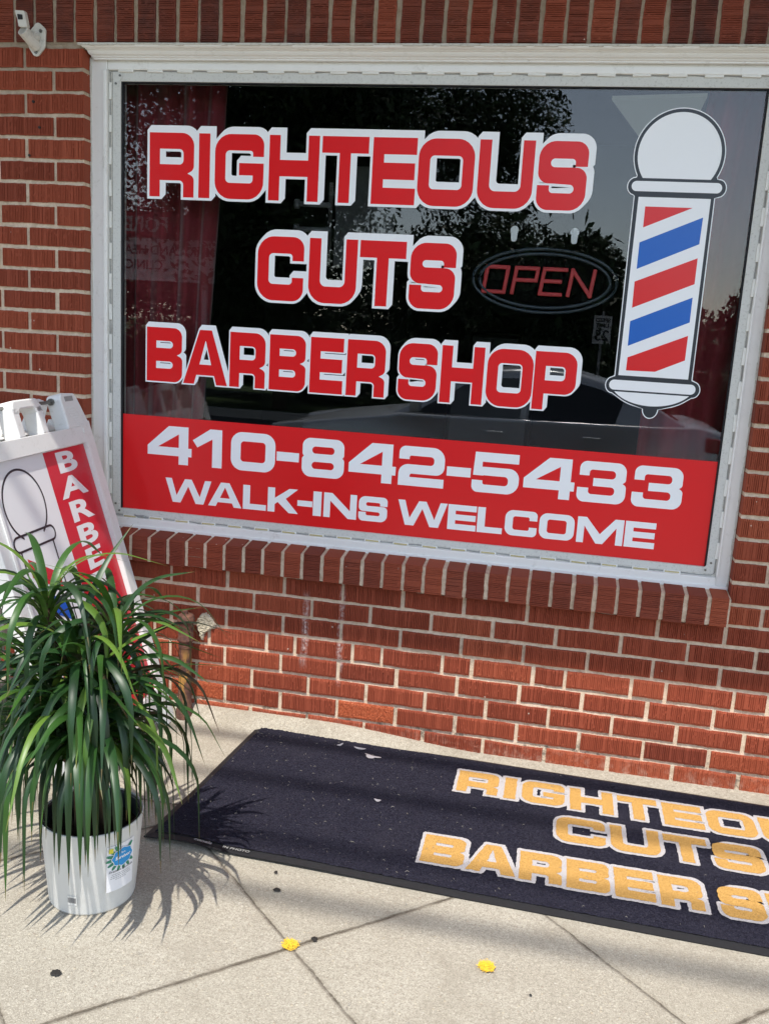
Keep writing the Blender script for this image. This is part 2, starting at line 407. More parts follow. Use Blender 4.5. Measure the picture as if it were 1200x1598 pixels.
# ------------------------------------------------------------------ glyphs (square bold display face)
def glyph(ch, w, s, t, r=None, ri=None):
    """contours [(x,y,radius)...] on a unit-high letter w wide; s = stem, t = bar thickness"""
    r = .27 if r is None else r; ri = .07 if ri is None else ri
    h = .5
    if ch in 'O0': return [[(0, 0, r), (w, 0, r), (w, 1, r), (0, 1, r)], [(s, t, ri), (s, 1 - t, ri), (w - s, 1 - t, ri), (w - s, t, ri)]]
    if ch == 'C':
        a = .37
        return [[(0, 0, r), (w, 0, r), (w, a, 0), (w - s, a, 0), (w - s, t, ri), (s, t, ri), (s, 1 - t, ri), (w - s, 1 - t, ri), (w - s, 1 - a, 0), (w, 1 - a, 0), (w, 1, r), (0, 1, r)]]
    if ch == 'G':
        return [[(0, 0, r), (w, 0, r), (w, .56, 0), (w * .5, .56, 0), (w * .5, .56 - t * .75, 0), (w - s, .56 - t * .75, 0), (w - s, t, ri), (s, t, ri), (s, 1 - t, ri), (w - s, 1 - t, ri), (w - s, .66, 0), (w, .66, 0), (w, 1, r), (0, 1, r)]]
    if ch == 'S':
        a = .36; q = .16
        return [[(0, 0, r * .9), (w, 0, r * .9), (w, h + t / 2, q), (s, h + t / 2, ri), (s, 1 - t, ri), (w - s, 1 - t, ri), (w - s, 1 - a, 0), (w, 1 - a, 0), (w, 1, r * .9), (0, 1, r * .9), (0, h - t / 2 + .02, q), (w - s, h - t / 2, ri), (w - s, t, ri), (s, t, ri), (s, a, 0), (0, a, 0)]]
    if ch == 'I': return [[(0, 0, 0), (w, 0, 0), (w, 1, 0), (0, 1, 0)]]
    if ch == '-': return [[(0, .34, 0), (w, .34, 0), (w, .34 + t, 0), (0, .34 + t, 0)]]
    if ch == 'H': return [[(0, 0, 0), (s, 0, 0), (s, h - t / 2, 0), (w - s, h - t / 2, 0), (w - s, 0, 0), (w, 0, 0), (w, 1, 0), (w - s, 1, 0), (w - s, h + t / 2, 0), (s, h + t / 2, 0), (s, 1, 0), (0, 1, 0)]]
    if ch == 'T': return [[(w / 2 - s / 2, 0, 0), (w / 2 + s / 2, 0, 0), (w / 2 + s / 2, 1 - t, 0), (w, 1 - t, 0), (w, 1, 0), (0, 1, 0), (0, 1 - t, 0), (w / 2 - s / 2, 1 - t, 0)]]
    if ch == 'E':
        g = (1 - 3 * t) / 2
        return [[(0, 0, 0), (w, 0, 0), (w, t, 0), (s, t, 0), (s, t + g, 0), (w - .02, t + g, 0), (w - .02, 2 * t + g, 0), (s, 2 * t + g, 0), (s, 1 - t, 0), (w, 1 - t, 0), (w, 1, 0), (0, 1, 0)]]
    if ch == 'L': return [[(0, 0, 0), (w, 0, 0), (w, t, 0), (s, t, 0), (s, 1, 0), (0, 1, 0)]]
    if ch == 'U': return [[(0, 0, r), (w, 0, r), (w, 1, 0), (w - s, 1, 0), (w - s, t, ri * 1.3), (s, t, ri * 1.3), (s, 1, 0), (0, 1, 0)]]
    if ch == 'P':
        m = .30
        return [[(0, 0, 0), (s, 0, 0), (s, m - .02, 0), (w, m - .02, r * .7), (w, 1, r * .8), (0, 1, 0)], [(s, m + t * .85, 0), (s, 1 - t, 0), (w - s, 1 - t, ri), (w - s, m + t * .85, ri)]]
    if ch == 'R':
        m = .26; b = m + t * .45; k = .11
        return [[(0, 0, 0), (s, 0, 0), (s, m, 0), (w - s, m, ri), (w - s, 0, 0), (w, 0, 0), (w, b - .05, .10), (w - k, b, 0), (w, b + .06, .12), (w, 1, r * .75), (0, 1, 0)],
                [(s, m + t, 0), (s, 1 - t, 0), (w - s, 1 - t, ri), (w - s, m + t, ri)]]
    if ch == 'B':
        g = (1 - 3 * t) / 2; b = .5; k = .11
        return [[(0, 0, 0), (w, 0, r * .6), (w, b - .05, .10), (w - k, b, 0), (w - .01, b + .05, .10), (w - .01, 1, r * .6), (0, 1, 0)],
                [(s, t, 0), (s, t + g, 0), (w - s, t + g, ri), (w - s, t, ri)], [(s, 1 - t - g, 0), (s, 1 - t, 0), (w - s, 1 - t, ri), (w - s, 1 - t - g, ri)]]
    if ch == 'A':
        k = s * 1.12; ta = w * .5 - s * .62; tb = w - ta
        f = lambda y: ta * y            # left outer edge x at height y
        y1 = .17; y2 = y1 + t * .8
        in1 = k + (w / 2 - k) * (y1 / .93)
        i2 = k + (w / 2 - k) * (y2 / .93)
        return [[(0, 0, 0), (k, 0, 0), (f(y1) + k * .97, y1, 0), (w - f(y1) - k * .97, y1, 0), (w - k, 0, 0), (w, 0, 0), (tb, 1, 0), (ta, 1, 0)],
                [(f(y2) + k * .95, y2, 0), (w / 2 - .004, .80, 0), (w / 2 + .004, .80, 0), (w - f(y2) - k * .95, y2, 0)]]
    if ch == 'W':
        k = s * .98; q = w * .245
        return [[(q - k * .55, 0, 0), (q + k * .62, 0, 0), (w / 2, .70, 0), (w - q - k * .62, 0, 0), (w - q + k * .55, 0, 0), (w, 1, 0), (w - k * .95, 1, 0),
                 (w - q - k * .02, .30, 0), (w / 2 + k * .5, 1, 0), (w / 2 - k * .5, 1, 0), (q + k * .02, .30, 0), (k * .95, 1, 0), (0, 1, 0)]]
    if ch == 'M':
        return [[(0, 0, 0), (s * .88, 0, 0), (s * .88, .66, 0), (w / 2 - s * .42, 0, 0), (w / 2 + s * .42, 0, 0), (w - s * .88, .66, 0), (w - s * .88, 0, 0), (w, 0, 0), (w, 1, 0), (w - s * 1.1, 1, 0), (w / 2, .38, 0), (s * 1.1, 1, 0), (0, 1, 0)]]
    if ch == 'N':
        return [[(0, 0, 0), (s * .9, 0, 0), (s * .9, .68, 0), (w - s * 1.15, 0, 0), (w, 0, 0), (w, 1, 0), (w - s * .9, 1, 0), (w - s * .9, .32, 0), (s * 1.15, 1, 0), (0, 1, 0)]]
    if ch == 'K':
        return [[(0, 0, 0), (s, 0, 0), (s, .32, 0), (s + .12, .42, 0), (w - s * 1.3, 0, 0), (w, 0, 0), (s + .46, .58, 0), (w - .03, 1, 0), (w - s * 1.3, 1, 0), (s, .58, 0), (s, 1, 0), (0, 1, 0)]]
    if ch == '1': return [[(w - s, 0, 0), (w, 0, 0), (w, 1, 0), (w - s * 1.25, 1, 0), (0, .68, 0), (w * .16, .50, 0), (w - s, .74, 0)]]
    if ch == '2':
        return [[(0, 0, 0), (w, 0, 0), (w, t * .95, 0), (s + .02, t * .95, 0), (s + .03, .31, .06), (w, .31, r * .7), (w, 1, r), (0, 1, r), (0, .67, 0), (s, .67, 0), (s, 1 - t, ri), (w - s, 1 - t, ri), (w - s, .31 + t, ri), (0, .31 + t, r * .8)]]
    if ch == '3':
        b = .5; k = .09; a = .35
        return [[(0, 0, r), (w, 0, r * .95), (w, b - .05, .1), (w - k, b + .01, 0), (w - .02, b + .06, .1), (w - .02, 1, r * .95), (.03, 1, r), (.03, 1 - a, 0), (s, 1 - a, 0), (s, 1 - t * .85, ri), (w - s, 1 - t * .85, ri), (w - s, b + t * .42, ri),
                 (w * .32, b + t * .42, 0), (w * .32, b - t * .42, 0), (w - s, b - t * .42, ri), (w - s, t * .85, ri), (s, t * .85, ri), (s, a, 0), (0, a, 0)]]
    if ch == '4':
        y = .22
        return [[(w - s * 1.35, 0, 0), (w - s * .35, 0, 0), (w - s * .35, y, 0), (w, y, 0), (w, y + t * .95, 0), (w - s * .35, y + t * .95, 0), (w - s * .35, 1, 0), (w * .48, 1, 0), (0, .46, 0), (0, y, 0), (w - s * 1.35, y, 0)],
                [(w * .24, y + t * .95, 0), (w - s * 1.35, .80, 0), (w - s * 1.35, y + t * .95, 0)]]
    if ch == '5':
        return [[(0, 0, r), (w, 0, r), (w, .64, r * .85), (s * .9, .64, 0), (s * .9, 1 - t, 0), (w - .03, 1 - t, 0), (w - .03, 1, 0), (.05, 1, 0), (.02, .42, 0), (s * 1.05, .42, 0), (s * 1.05, .64 - t * .9, 0), (w - s, .64 - t * .9, ri), (w - s, t * .85, ri), (s, t * .85, ri), (s, .30, 0), (0, .30, 0)]]
    if ch == '8':
        b = .53; k = .05; g = (1 - 2.7 * t) / 2
        return [[(0, 0, r * .85), (w, 0, r * .85), (w, b - .05, .1), (w - k, b, 0), (w - .01, b + .05, .1), (w - .01, 1, r * .8), (.01, 1, r * .8), (.01, b + .05, .1), (k, b, 0), (0, b - .05, .1)],
                [(s, t * .9, ri), (s, t * .9 + g, ri), (w - s, t * .9 + g, ri), (w - s, t * .9, ri)], [(s, 1 - t * .9 - g, ri), (s, 1 - t * .9, ri), (w - s, 1 - t * .9, ri), (w - s, 1 - t * .9 - g, ri)]]
    raise ValueError(ch)
def offset(ct, m):
    """move every edge of a control contour outwards by m (solid lies on the left)"""
    if m == 0: return ct
    P = [(x, y) for x, y, r in ct]; Rr = [r for x, y, r in ct]; n = len(P)
    E = []
    for i in range(n):
        a, b = P[i], P[(i + 1) % n]; L = math.hypot(b[0] - a[0], b[1] - a[1]) or 1e-9
        d = ((b[0] - a[0]) / L, (b[1] - a[1]) / L)
        E.append([(a[0] + d[1] * m, a[1] - d[0] * m), d, i])
    def inter(e, f):
        (p, d, _), (q, g, _) = e, f
        c = d[0] * g[1] - d[1] * g[0]
        if abs(c) < 1e-6: return q
        t = ((q[0] - p[0]) * g[1] - (q[1] - p[1]) * g[0]) / c
        return (p[0] + d[0] * t, p[1] + d[1] * t)
    for _ in range(8):
        k = len(E); V = [inter(E[i - 1], E[i]) for i in range(k)]
        bad = [i for i in range(k) if (V[(i + 1) % k][0] - V[i][0]) * E[i][1][0] + (V[(i + 1) % k][1] - V[i][1]) * E[i][1][1] <= 1e-9]
        if not bad: break
        if k - len(bad) < 3: return None
        E = [e for i, e in enumerate(E) if i not in bad]
    out = []
    for i, e in enumerate(E):
        p = E[i - 1]; cr = p[1][0] * e[1][1] - p[1][1] * e[1][0]
        r = Rr[e[2]]
        if cr > 0: r = r + m * .6 if r > 0 else 0
        else: r = max(0, r - m)
        out.append((V[i][0], V[i][1], r))
    return out
def rounded(ct, seg=7):
    out = []; n = len(ct)
    for i in range(n):
        x, y, r = ct[i]; p = Vector((x, y)); a = Vector(ct[i - 1][:2]); b = Vector(ct[(i + 1) % n][:2])
        if r <= 1e-6: out.append((x, y)); continue
        u = (a - p); v = (b - p); lu, lv = u.length, v.length; u.normalize(); v.normalize()
        ang = u.angle(v, 0)
        if ang < .05 or ang > 3.1: out.append((x, y)); continue
        tl = min(r / math.tan(ang / 2), lu * .49, lv * .49)
        rr = tl * math.tan(ang / 2)
        p0 = p + u * tl; p1 = p + v * tl; c = p + (u + v).normalized() * (rr / math.sin(ang / 2))
        for k in range(seg + 1):
            q = p0.lerp(p1, k / seg) - c; q = c + q.normalized() * rr
            out.append((q.x, q.y))
    return out
def flat_polys(contours, place, v, f):
    """tessellate contours (first outer, rest holes) and map (x,y)->3-D with place"""
    P = [[Vector((x, y, 0)) for x, y in c] for c in contours]
    tris = tessellate_polygon(P); base = len(v)
    for c in contours: v.extend(place(x, y) for x, y in c)
    f.extend(tuple(i + base for i in t) for t in tris)
def cdt_polys(contours, place, v, f):
    P = []; Fc = []
    for c in contours:
        Fc.append(list(range(len(P), len(P) + len(c)))); P += [Vector(q) for q in c]
    r_ = delaunay_2d_cdt(P, [], Fc, 1, 1e-6)
    tri = []
    def pip(c, x, z):
        k_ = False; n_ = len(c)
        for i in range(n_):
            (x1, z1), (x2, z2) = c[i], c[i - 1]
            if (z1 > z) != (z2 > z) and x < (x2 - x1) * (z - z1) / (z2 - z1) + x1: k_ = not k_
        return k_
    b0 = len(v); v.extend(place(q.x, q.y) for q in r_[0])
    for t in r_[2]:
        cx_, cz_ = sum(r_[0][i].x for i in t) / 3, sum(r_[0][i].y for i in t) / 3
        if pip(contours[0], cx_, cz_) and not any(pip(c, cx_, cz_) for c in contours[1:]): f.append(tuple(i + b0 for i in t))
def text_line(name, spec, z0, z1, place, s, t, mat, parent, outline=None, label=None, depth=0, jitter=0, r=None, ri=None):
    """spec [(ch,x0,x1)]; place(x,z,layer)->3-D point"""
    v, f = [], []; H = z1 - z0
    ov, of = [], []
    for li, (ch, x0, x1) in enumerate(spec):
        cts = glyph(ch, (x1 - x0) / H, s, t, r, ri)
        cur = [[(x0 + px * H, z0 + pz * H, rr * H) for px, pz, rr in c] for c in cts]
        rc = [rounded(c) for c in cur]
        flat_polys(rc, lambda x, z: place(x, z, 0), v, f)
        if outline:
            m, ex, ez, K, om = outline
            for k in range(K + 1):
                oc = [offset(c, m) for c in cur]
                oc = [c for c in oc if c is not None]
                dx, dz = ex * k / max(K, 1), ez * k / max(K, 1)
                sh = [[(x + dx, z + dz) for x, z in rounded(c)] for c in oc]
                flat_polys(sh, lambda x, z, k=k, li=li: place(x, z, 1 + k + .5 * (li % 2)), ov, of)
    o = obj(name, v, f, mat, parent)
    if label: o['label'] = label
    if outline:
        q = obj('lettering_outline', ov, of, om, o)
    return o

# ------------------------------------------------------------------ setting: ground
def sheet(name, x0, x1, y0, y1, z, mat, step=None, zf=None, kind='structure'):
    nx = max(1, int((x1 - x0) / step)) if step else 1; ny = max(1, int((y1 - y0) / step)) if step else 1
    v = []; f = []
    for j in range(ny + 1):
        for i in range(nx + 1):
            x = x0 + (x1 - x0) * i / nx; y = y0 + (y1 - y0) * j / ny
            v.append((x, y, z + (zf(x, y) if zf else 0)))
    for j in range(ny):
        for i in range(nx):
            a = j * (nx + 1) + i; f.append((a, a + 1, a + nx + 2, a + nx + 1))
    o = obj(name, v, f, mat, smooth=True); o['kind'] = kind
    return o
def sstep(a, b, x):
    t = min(1, max(0, (x - a) / (b - a))); return t * t * (3 - 2 * t)
def cove(x, y):
    """the concrete rises a little against the foot of the wall at its left end"""
    k = .036 * (1 - sstep(.55, 1.15, x)) + .004
    wob = .006 * math.sin(x * 17) + .004 * math.sin(x * 41 + 1)
    return k * sstep(-.085 + wob, -.004, y)
sheet('sidewalk', -2.2, 3.6, -3.6, .03, 0.0, M['concrete'], .02, cove)
mb = MB(); mb.box(-40, -2.2, -3.6, .03, -.3, -.001); mb.box(3.6, 40, -3.6, .03, -.3, -.001); mb.box(-2.2, 3.6, -3.6, .0, -.3, -.05)
mb.build('pavement', M['concrete'])['kind'] = 'structure'
v = [(-40, -3.6, -.002), (40, -3.6, -.002), (40, -4.7, -.26), (-40, -4.7, -.26)]
obj('grass_verge', v, [(0, 3, 2, 1)], M['grass'])['kind'] = 'structure'
mb = MB(); mb.box(-40, 40, -4.9, -4.7, -.42, -.25); mb.box(-40, 40, -13.2, -13.0, -.42, -.25)
mb.build('kerb', M['kerb'], bevel=.01)['kind'] = 'structure'
sheet('road', -60, 60, -13.0, -4.9, -.40, M['asphalt'])
sheet('ground', -300, 300, -400, 60, -.45, M['grass'])

# ------------------------------------------------------------------ brick wall
Hc = .0688; J0 = .54; BL = .2032
XL, XR, ZT = -.319, 1.8247, 2.198
wall = empty('brick_wall', 'red brick shopfront wall with ribbed brick faces and tan mortar around the window', 'wall')
class Bricks:
    def __init__(s): s.V = []; s.F = []; s.col = []; s.n = 0
    def put(s, V, F, c):
        s.V.append(V); s.F.extend([tuple(i + s.n for i in f) for f in F]); s.col.extend([c] * len(F)); s.n += len(V)
    def brick(s, x0, x1, z0, z1, yf=0.0, yb=.02, groove='v', fine=True, rough=0.0, dark=0.0, topslope=0.0, plainret=False):
        j = nr.normal(0, 1, 6)
        x0 += j[0] * .0009; x1 += j[1] * .0009; z0 += j[2] * .0007; z1 += j[3] * .0007; yf += j[4] * .0011
        c = (float(np.clip(nr.beta(2, 2), 0, 1)), rough, dark, 1)
        if not fine:
            V = np.array([(x0, yf, z0), (x1, yf, z0), (x1, yf, z1), (x0, yf, z1), (x0, yb, z0), (x1, yb, z0), (x1, yb, z1), (x0, yb, z1)])
            s.put(V, [(0, 1, 2, 3), (1, 5, 6, 2), (4, 0, 3, 7), (3, 2, 6, 7), (4, 5, 1, 0)], c); return
        L = (x1 - x0) if groove == 'v' else (z1 - z0); Wd = (z1 - z0) if groove == 'v' else (x1 - x0)
        n = max(9, int(L / .0019)); m = 8
        a = np.linspace(0, 1, n + 1); b = np.linspace(0, 1, m + 1)
        amp = (1 - .65 * rough) * (.0027 + .0010 * nr.random())
        ph = nr.random() * 9
        gr = np.where(np.arange(n + 1) % 3 == 0, 1, 0) * nr.uniform(.45, 1.3, n + 1)
        gr *= (nr.random(n + 1) > .10)
        A, B_ = np.meshgrid(a, b, indexing='ij')
        d = gr[:, None] * amp * np.where(nr.random((n + 1, m + 1)) > .07, 1, .2) + nr.normal(0, .00012 + .0005 * rough, (n + 1, m + 1))
        edge = np.minimum(np.minimum(A, 1 - A) * L, np.minimum(B_, 1 - B_) * Wd)
        ed = np.clip(1 - edge / .0028, 0, 1)
        chip = (nr.random((n + 1, m + 1)) > .93) * .0012
        d = d * (1 - ed * .8) + ed ** 2 * (.0022 + chip * (edge < .001))
        jw = np.cumsum(nr.normal(0, .00022, n + 1)); jw -= np.linspace(jw[0], jw[-1], n + 1)
        if groove == 'v':
            X = x0 + A * (x1 - x0); Z = z0 + B_ * (z1 - z0) + jw[:, None] * (1 - 2 * np.abs(B_ - .5)) * 0 + (jw[:, None] * np.where((B_ == 0) | (B_ == 1), 1, 0))
        else:
            Z = z0 + A * (z1 - z0); X = x0 + B_ * (x1 - x0) + (jw[:, None] * np.where((B_ == 0) | (B_ == 1), 1, 0))
        if topslope: pass
        Y = yf + d
        V = np.stack([X, Y, Z], -1).reshape(-1, 3)
        idx = np.arange((n + 1) * (m + 1)).reshape(n + 1, m + 1)
        p, q, r_, u = idx[:-1, :-1].ravel(), idx[1:, :-1].ravel(), idx[1:, 1:].ravel(), idx[:-1, 1:].ravel()
        if groove == 'v': F = list(zip(p.tolist(), q.tolist(), r_.tolist(), u.tolist()))
        else: F = list(zip(p.tolist(), u.tolist(), r_.tolist(), q.tolist()))
        # sides
        ring = idx[:, 0].tolist() + idx[-1, 1:].tolist() + idx[::-1, -1][1:].tolist() + idx[0, ::-1][1:-1].tolist()
        k = len(V); RV = V[ring].copy(); RV[:, 1] = yb
        if topslope:
            RV[:, 2] += np.where(RV[:, 2] > (z0 + z1) / 2, topslope, 0)
        V = np.vstack([V, RV]); R_ = len(ring)
        for i in range(R_):
            i2 = (i + 1) % R_
            f = (ring[i], k + i, k + i2, ring[i2])
            F.append(f if groove == 'v' else f[::-1])
        s.put(V, F, c)
    def build(s, name, parent):
        V = np.vstack(s.V)
        me = bpy.data.meshes.new(name); me.from_pydata(V.tolist(), [], s.F); me.materials.append(M['brick'])
        at = me.color_attributes.new('bcol', 'FLOAT_COLOR', 'CORNER')
        ls = np.empty(len(me.polygons), dtype=np.int32); me.polygons.foreach_get('loop_total', ls)
        cols = np.repeat(np.array(s.col, dtype=np.float32), ls, axis=0)
        at.data.foreach_set('color', cols.ravel())
        o = bpy.data.objects.new(name, me); C.objects.link(o); o.parent = parent
        return o
g = .0062       # half a mortar joint
bk = Bricks()
def course(k, heads, x0, x1, fx0, fx1, corner=None):
    z0, z1 = J0 + k * Hc + g, J0 + (k + 1) * Hc - g
    hs = [h for h in sorted(heads) if x0 + .02 < h < x1 - .02]
    ed = [x0 - (g if corner != 'L' else g)] + hs + [x1 + g]
    for a, b in zip(ed[:-1], ed[1:]):
        aa, bb = a + g, b - g
        last = bb >= x1 - 1e-6; first = aa <= x0 + 1e-6
        fine = fx0 - .25 < aa and bb < fx1 + .25
        rough = 0
        if k in (-7, -8) and nr.random() < .3: rough = float(nr.uniform(.2, .7))
        if k == -7 and .55 < (aa + bb) / 2 < .75: rough = 1.0
        if k == -7 and .1 < (aa + bb) / 2 < .3: rough = .8
        if k > -7 and nr.random() < .03: rough = .3
        dk = 0.0
        yb = .02
        if (corner == 'R' and last) or (corner == 'L' and first): yb = .11
        bk.brick(aa, bb, z0, z1, 0, yb, 'v', fine, rough, dk)
half = lambda n, s, m=0: [s + i * BL + m for i in range(-n, n + 30)]
C4 = [.1421 - BL * i for i in range(0, 14)][1:] + [.1421, .3509, .451, .652, .7546, .9578, 1.0574, 1.2563, 1.359, 1.5666, 1.673, 1.8796, 1.9823, 2.185, 2.39, 2.6, 2.8]
for k in range(-9, 0):
    if k == -4: hd = C4
    elif k % 2: hd = [(u + (.015 if k == -5 else 0)) * BL - .006 * (k == -5) for u in range(-14, 18)]
    else: hd = [(u + .48) * BL for u in range(-14, 18)]
    course(k, hd, -2.3, 3.2, -.9, 2.3)
for k in range(0, 24):
    off = BL / 2 if k % 2 == 0 else 0
    course(k, [XL - off - i * BL for i in range(-1, 12)], -2.3, XL, -.9, XL, 'R')
    off = BL / 2 if k % 2 == 0 else 0
    course(k, [XR + off + i * BL for i in range(-1, 12)], XR, 3.2, XR, 2.3, 'L')
# upper stretcher courses above the soldier course (out of the picture)
for k in range(28, 42):
    course(k, half(16, (BL / 2 if k % 2 else 0)), -2.3, 3.2, 9, 9)
bk.build('brickwork', wall)
bs = Bricks(); xs = -.1403 - .0691 * 33
for i in range(80):
    a = xs + i * .0691 + g; b = a + .0691 - 2 * g
    if b > 3.2: break
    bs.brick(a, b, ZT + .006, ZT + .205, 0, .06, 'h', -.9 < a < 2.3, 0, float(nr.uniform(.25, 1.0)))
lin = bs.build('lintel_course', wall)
br = Bricks(); i = 0
x = 0 - 4 * BL / 3 - BL / 3
while x < XR - .03:
    a = max(x + g, XL + .004); b = min(x + BL / 3 - g, XR - .006)
    if b > XL + .02 and b - a > .02:
        br.brick(a, b, J0 + .004 + float(nr.normal(0, .0012)), J0 + .094, -.036 + float(nr.normal(0, .0012)), .085, 'h', True, 0, float(nr.uniform(0, .45)), topslope=.016)
    x += BL / 3
br.build('sill_course', wall)
mb = MB()
mb.box(-2.3, XL - .0025, .0078, .24, -.1, ZT); mb.box(XR + .0025, 3.2, .0078, .24, -.1, ZT)
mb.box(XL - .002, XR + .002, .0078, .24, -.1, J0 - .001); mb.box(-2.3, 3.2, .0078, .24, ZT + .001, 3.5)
# sill mortar bed with the sill's own slope
sl = lambda y: J0 + .0925 + (y + .036) * .13
for (ya, yb2) in ((-.0285, .09),):
    za, zb = J0 + .006, 0
    mb.add([(XL, ya, za), (XR, ya, za), (XR, yb2, za), (XL, yb2, za), (XL, ya, sl(ya) - .003), (XR, ya, sl(ya) - .003), (XR, yb2, sl(yb2) - .003), (XL, yb2, sl(yb2) - .003)],
           [(0, 3, 2, 1), (4, 5, 6, 7), (0, 1, 5, 4), (1, 2, 6, 5), (2, 3, 7, 6), (3, 0, 4, 7)])
# thick bed joint between pier and lintel
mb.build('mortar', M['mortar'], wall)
# old mortar patch around the vent pipe
from mathutils import noise as mn
base = [(.098, .352), (.110, .372), (.132, .382), (.152, .370), (.170, .347), (.164, .325), (.142, .311), (.130, .300), (.122, .268), (.112, .285), (.100, .308), (.094, .33)]
def inside(x, z):
    c_ = False; n_ = len(base)
    for i in range(n_):
        (x1, z1), (x2, z2) = base[i], base[i - 1]
        if (z1 > z) != (z2 > z) and x < (x2 - x1) * (z - z1) / (z2 - z1) + x1: c_ = not c_
    return c_
def edist(x, z):
    d_ = 9
    for i in range(len(base)):
        a, b_ = Vector(base[i - 1]), Vector(base[i]); p = Vector((x, z)); t_ = max(0, min(1, (p - a).dot(b_ - a) / (b_ - a).length_squared)); d_ = min(d_, (p - a.lerp(b_, t_)).length)
    return d_ if inside(x, z) else -d_
v, f = [], []; st = .0028; nx_, nz_ = 34, 46
for j in range(nz_ + 1):
    for i in range(nx_ + 1):
        x, z = .084 + i * st, .258 + j * st
        d_ = edist(x, z) + .006 * mn.noise(Vector((x * 90, z * 90, 0)))
        hgt = min(.011, max(-.004, d_ * 1.6)) + (.0035 * mn.noise(Vector((x * 130, z * 130, 4))) + .003 * mn.noise(Vector((x * 330, z * 330, 7))) if d_ > 0 else 0)
        v.append((x, .004 - hgt, z))
for j in range(nz_):
    for i in range(nx_):
        q_ = [j * (nx_ + 1) + i, j * (nx_ + 1) + i + 1, (j + 1) * (nx_ + 1) + i + 1, (j + 1) * (nx_ + 1) + i]
        if min(v[k_][1] for k_ in q_) < .0035: f.append(tuple(q_))
mp_ = obj('mortar_patch', v, f, plain('patch_mortar', (.46, .41, .31), .95, .2, 0, .35, 70, .8, 200), wall, smooth=False)
mp_['label'] = 'lumpy pale mortar patch beside the rusty pipe'

# ------------------------------------------------------------------ shop window
YF = .05; YG = .07
win = empty('shop_window', 'large painted shop window with red and white vinyl lettering in brick opening', 'window', (.75, .07, .63))
GX0, GX1, GZ0, GZ1 = -.2195, 1.7545, .7045, 2.1035
# casing: moulded profile boxes (left, right, bottom, top) and the crown
mb = MB()
CI = (-.262, 1.786, .676, 2.136)      # inner edge of the casing
mb.box(XL, CI[0], YF, .16, .633, 2.19)
mb.box(CI[1], XR, YF + .001, .16, .633, 2.19)
mb.box(CI[0] + .0005, CI[1] - .0005, YF - .006, .16, .631, CI[2])
mb.box(CI[0] + .0005, CI[1] - .0005, YF + .002, .16, CI[3], 2.192)
mb.box(XL + .0015, XR - .0015, YF - .012, YF - .0005, .629, .652)          # lower lip of the sill rail
mb.box(CI[0] - .012, CI[0] + .001, YF - .007, YF + .03, .680, 2.134)       # inner beads
mb.box(CI[1] - .001, CI[1] + .006, YF - .005, YF + .03, .680, 2.134)
mb.build('casing', M['casing'], win, bevel=.0025)
mb = MB()
prof = [(.048, 2.162), (.036, 2.162), (.036, 2.1665), (.030, 2.168), (.030, 2.1705), (.0215, 2.1735), (.0165, 2.1785), (.0145, 2.1835), (.0085, 2.1840), (.0085, 2.1868), (-.001, 2.1872), (-.005, 2.1895), (-.007, 2.1925), (-.007, 2.1972), (.048, 2.1972)]
P0 = [(XL - .0, y, z) for y, z in prof]; P1 = [(XR + .002, y, z) for y, z in prof]
k = len(prof)
# mitred return at the left end
P0 = [(XL + .0005 - (.048 - y) * .42 + .02, y, z) for y, z in prof]
mb.add(P0 + P1, [tuple(range(k)), tuple(range(2 * k - 1, k - 1, -1))] + [(i, k + i, k + (i + 1) % k, (i + 1) % k) for i in range(k)])
mb.build('crown_moulding', M['casing'], win, bevel=.001)
mb = MB()   # ragged caulk line above the crown and along both sides
rg = random.Random(5)
for (ax, a0, a1) in (('t', XL - .012, XR), ('l', .64, 2.17), ('r', .64, 2.17)):
    x = a0
    while x < a1:
        L = rg.uniform(.02, .05); e = rg.uniform(.0015, .0045)
        if ax == 't': mb.obox((x, -.0085 - e * .6, 2.1955 - e), (min(L, a1 - x), 0, 0), (0, .012, 0), (0, 0, e + .0032))
        elif ax == 'l': mb.obox((XL - .0005, YF - .003 - e, x), (.0016 + e, 0, 0), (0, .006, 0), (0, 0, min(L, a1 - x)))
        else: mb.obox((XR - .002 - e, YF - .003 - e, x), (.0022 + e, 0, 0), (0, .006, 0), (0, 0, min(L, a1 - x)))
        x += L * .98
mb.build('caulk_bead', M['caulk'], win, bevel=.001)
mb = MB()
AX0, AX1, AZ0, AZ1 = -.247, 1.7785, .684, 2.132
mb.box(AX0, GX0, YG - .012, .10, AZ0, AZ1); mb.box(GX1, AX1, YG - .012, .10, AZ0, AZ1)
mb.box(GX0 + .0003, GX1 - .0003, YG - .011, .10, AZ0, GZ0); mb.box(GX0 + .0003, GX1 - .0003, YG - .011, .10, GZ1, AZ1)
mb.box(CI[0], AX0 - .0004, YG - .0085, .1, AZ0, AZ1); mb.box(AX1 + .0004, CI[1], YG - .0085, .1, AZ0, AZ1)   # channel floor
mb.box(CI[0], CI[1], YG - .0088, .1, CI[2], AZ0 - .0004); mb.box(CI[0], CI[1], YG - .0088, .1, AZ1 + .0004, CI[3])
mf = mb.build('metal_frame', M['alu'], win, bevel=.001)
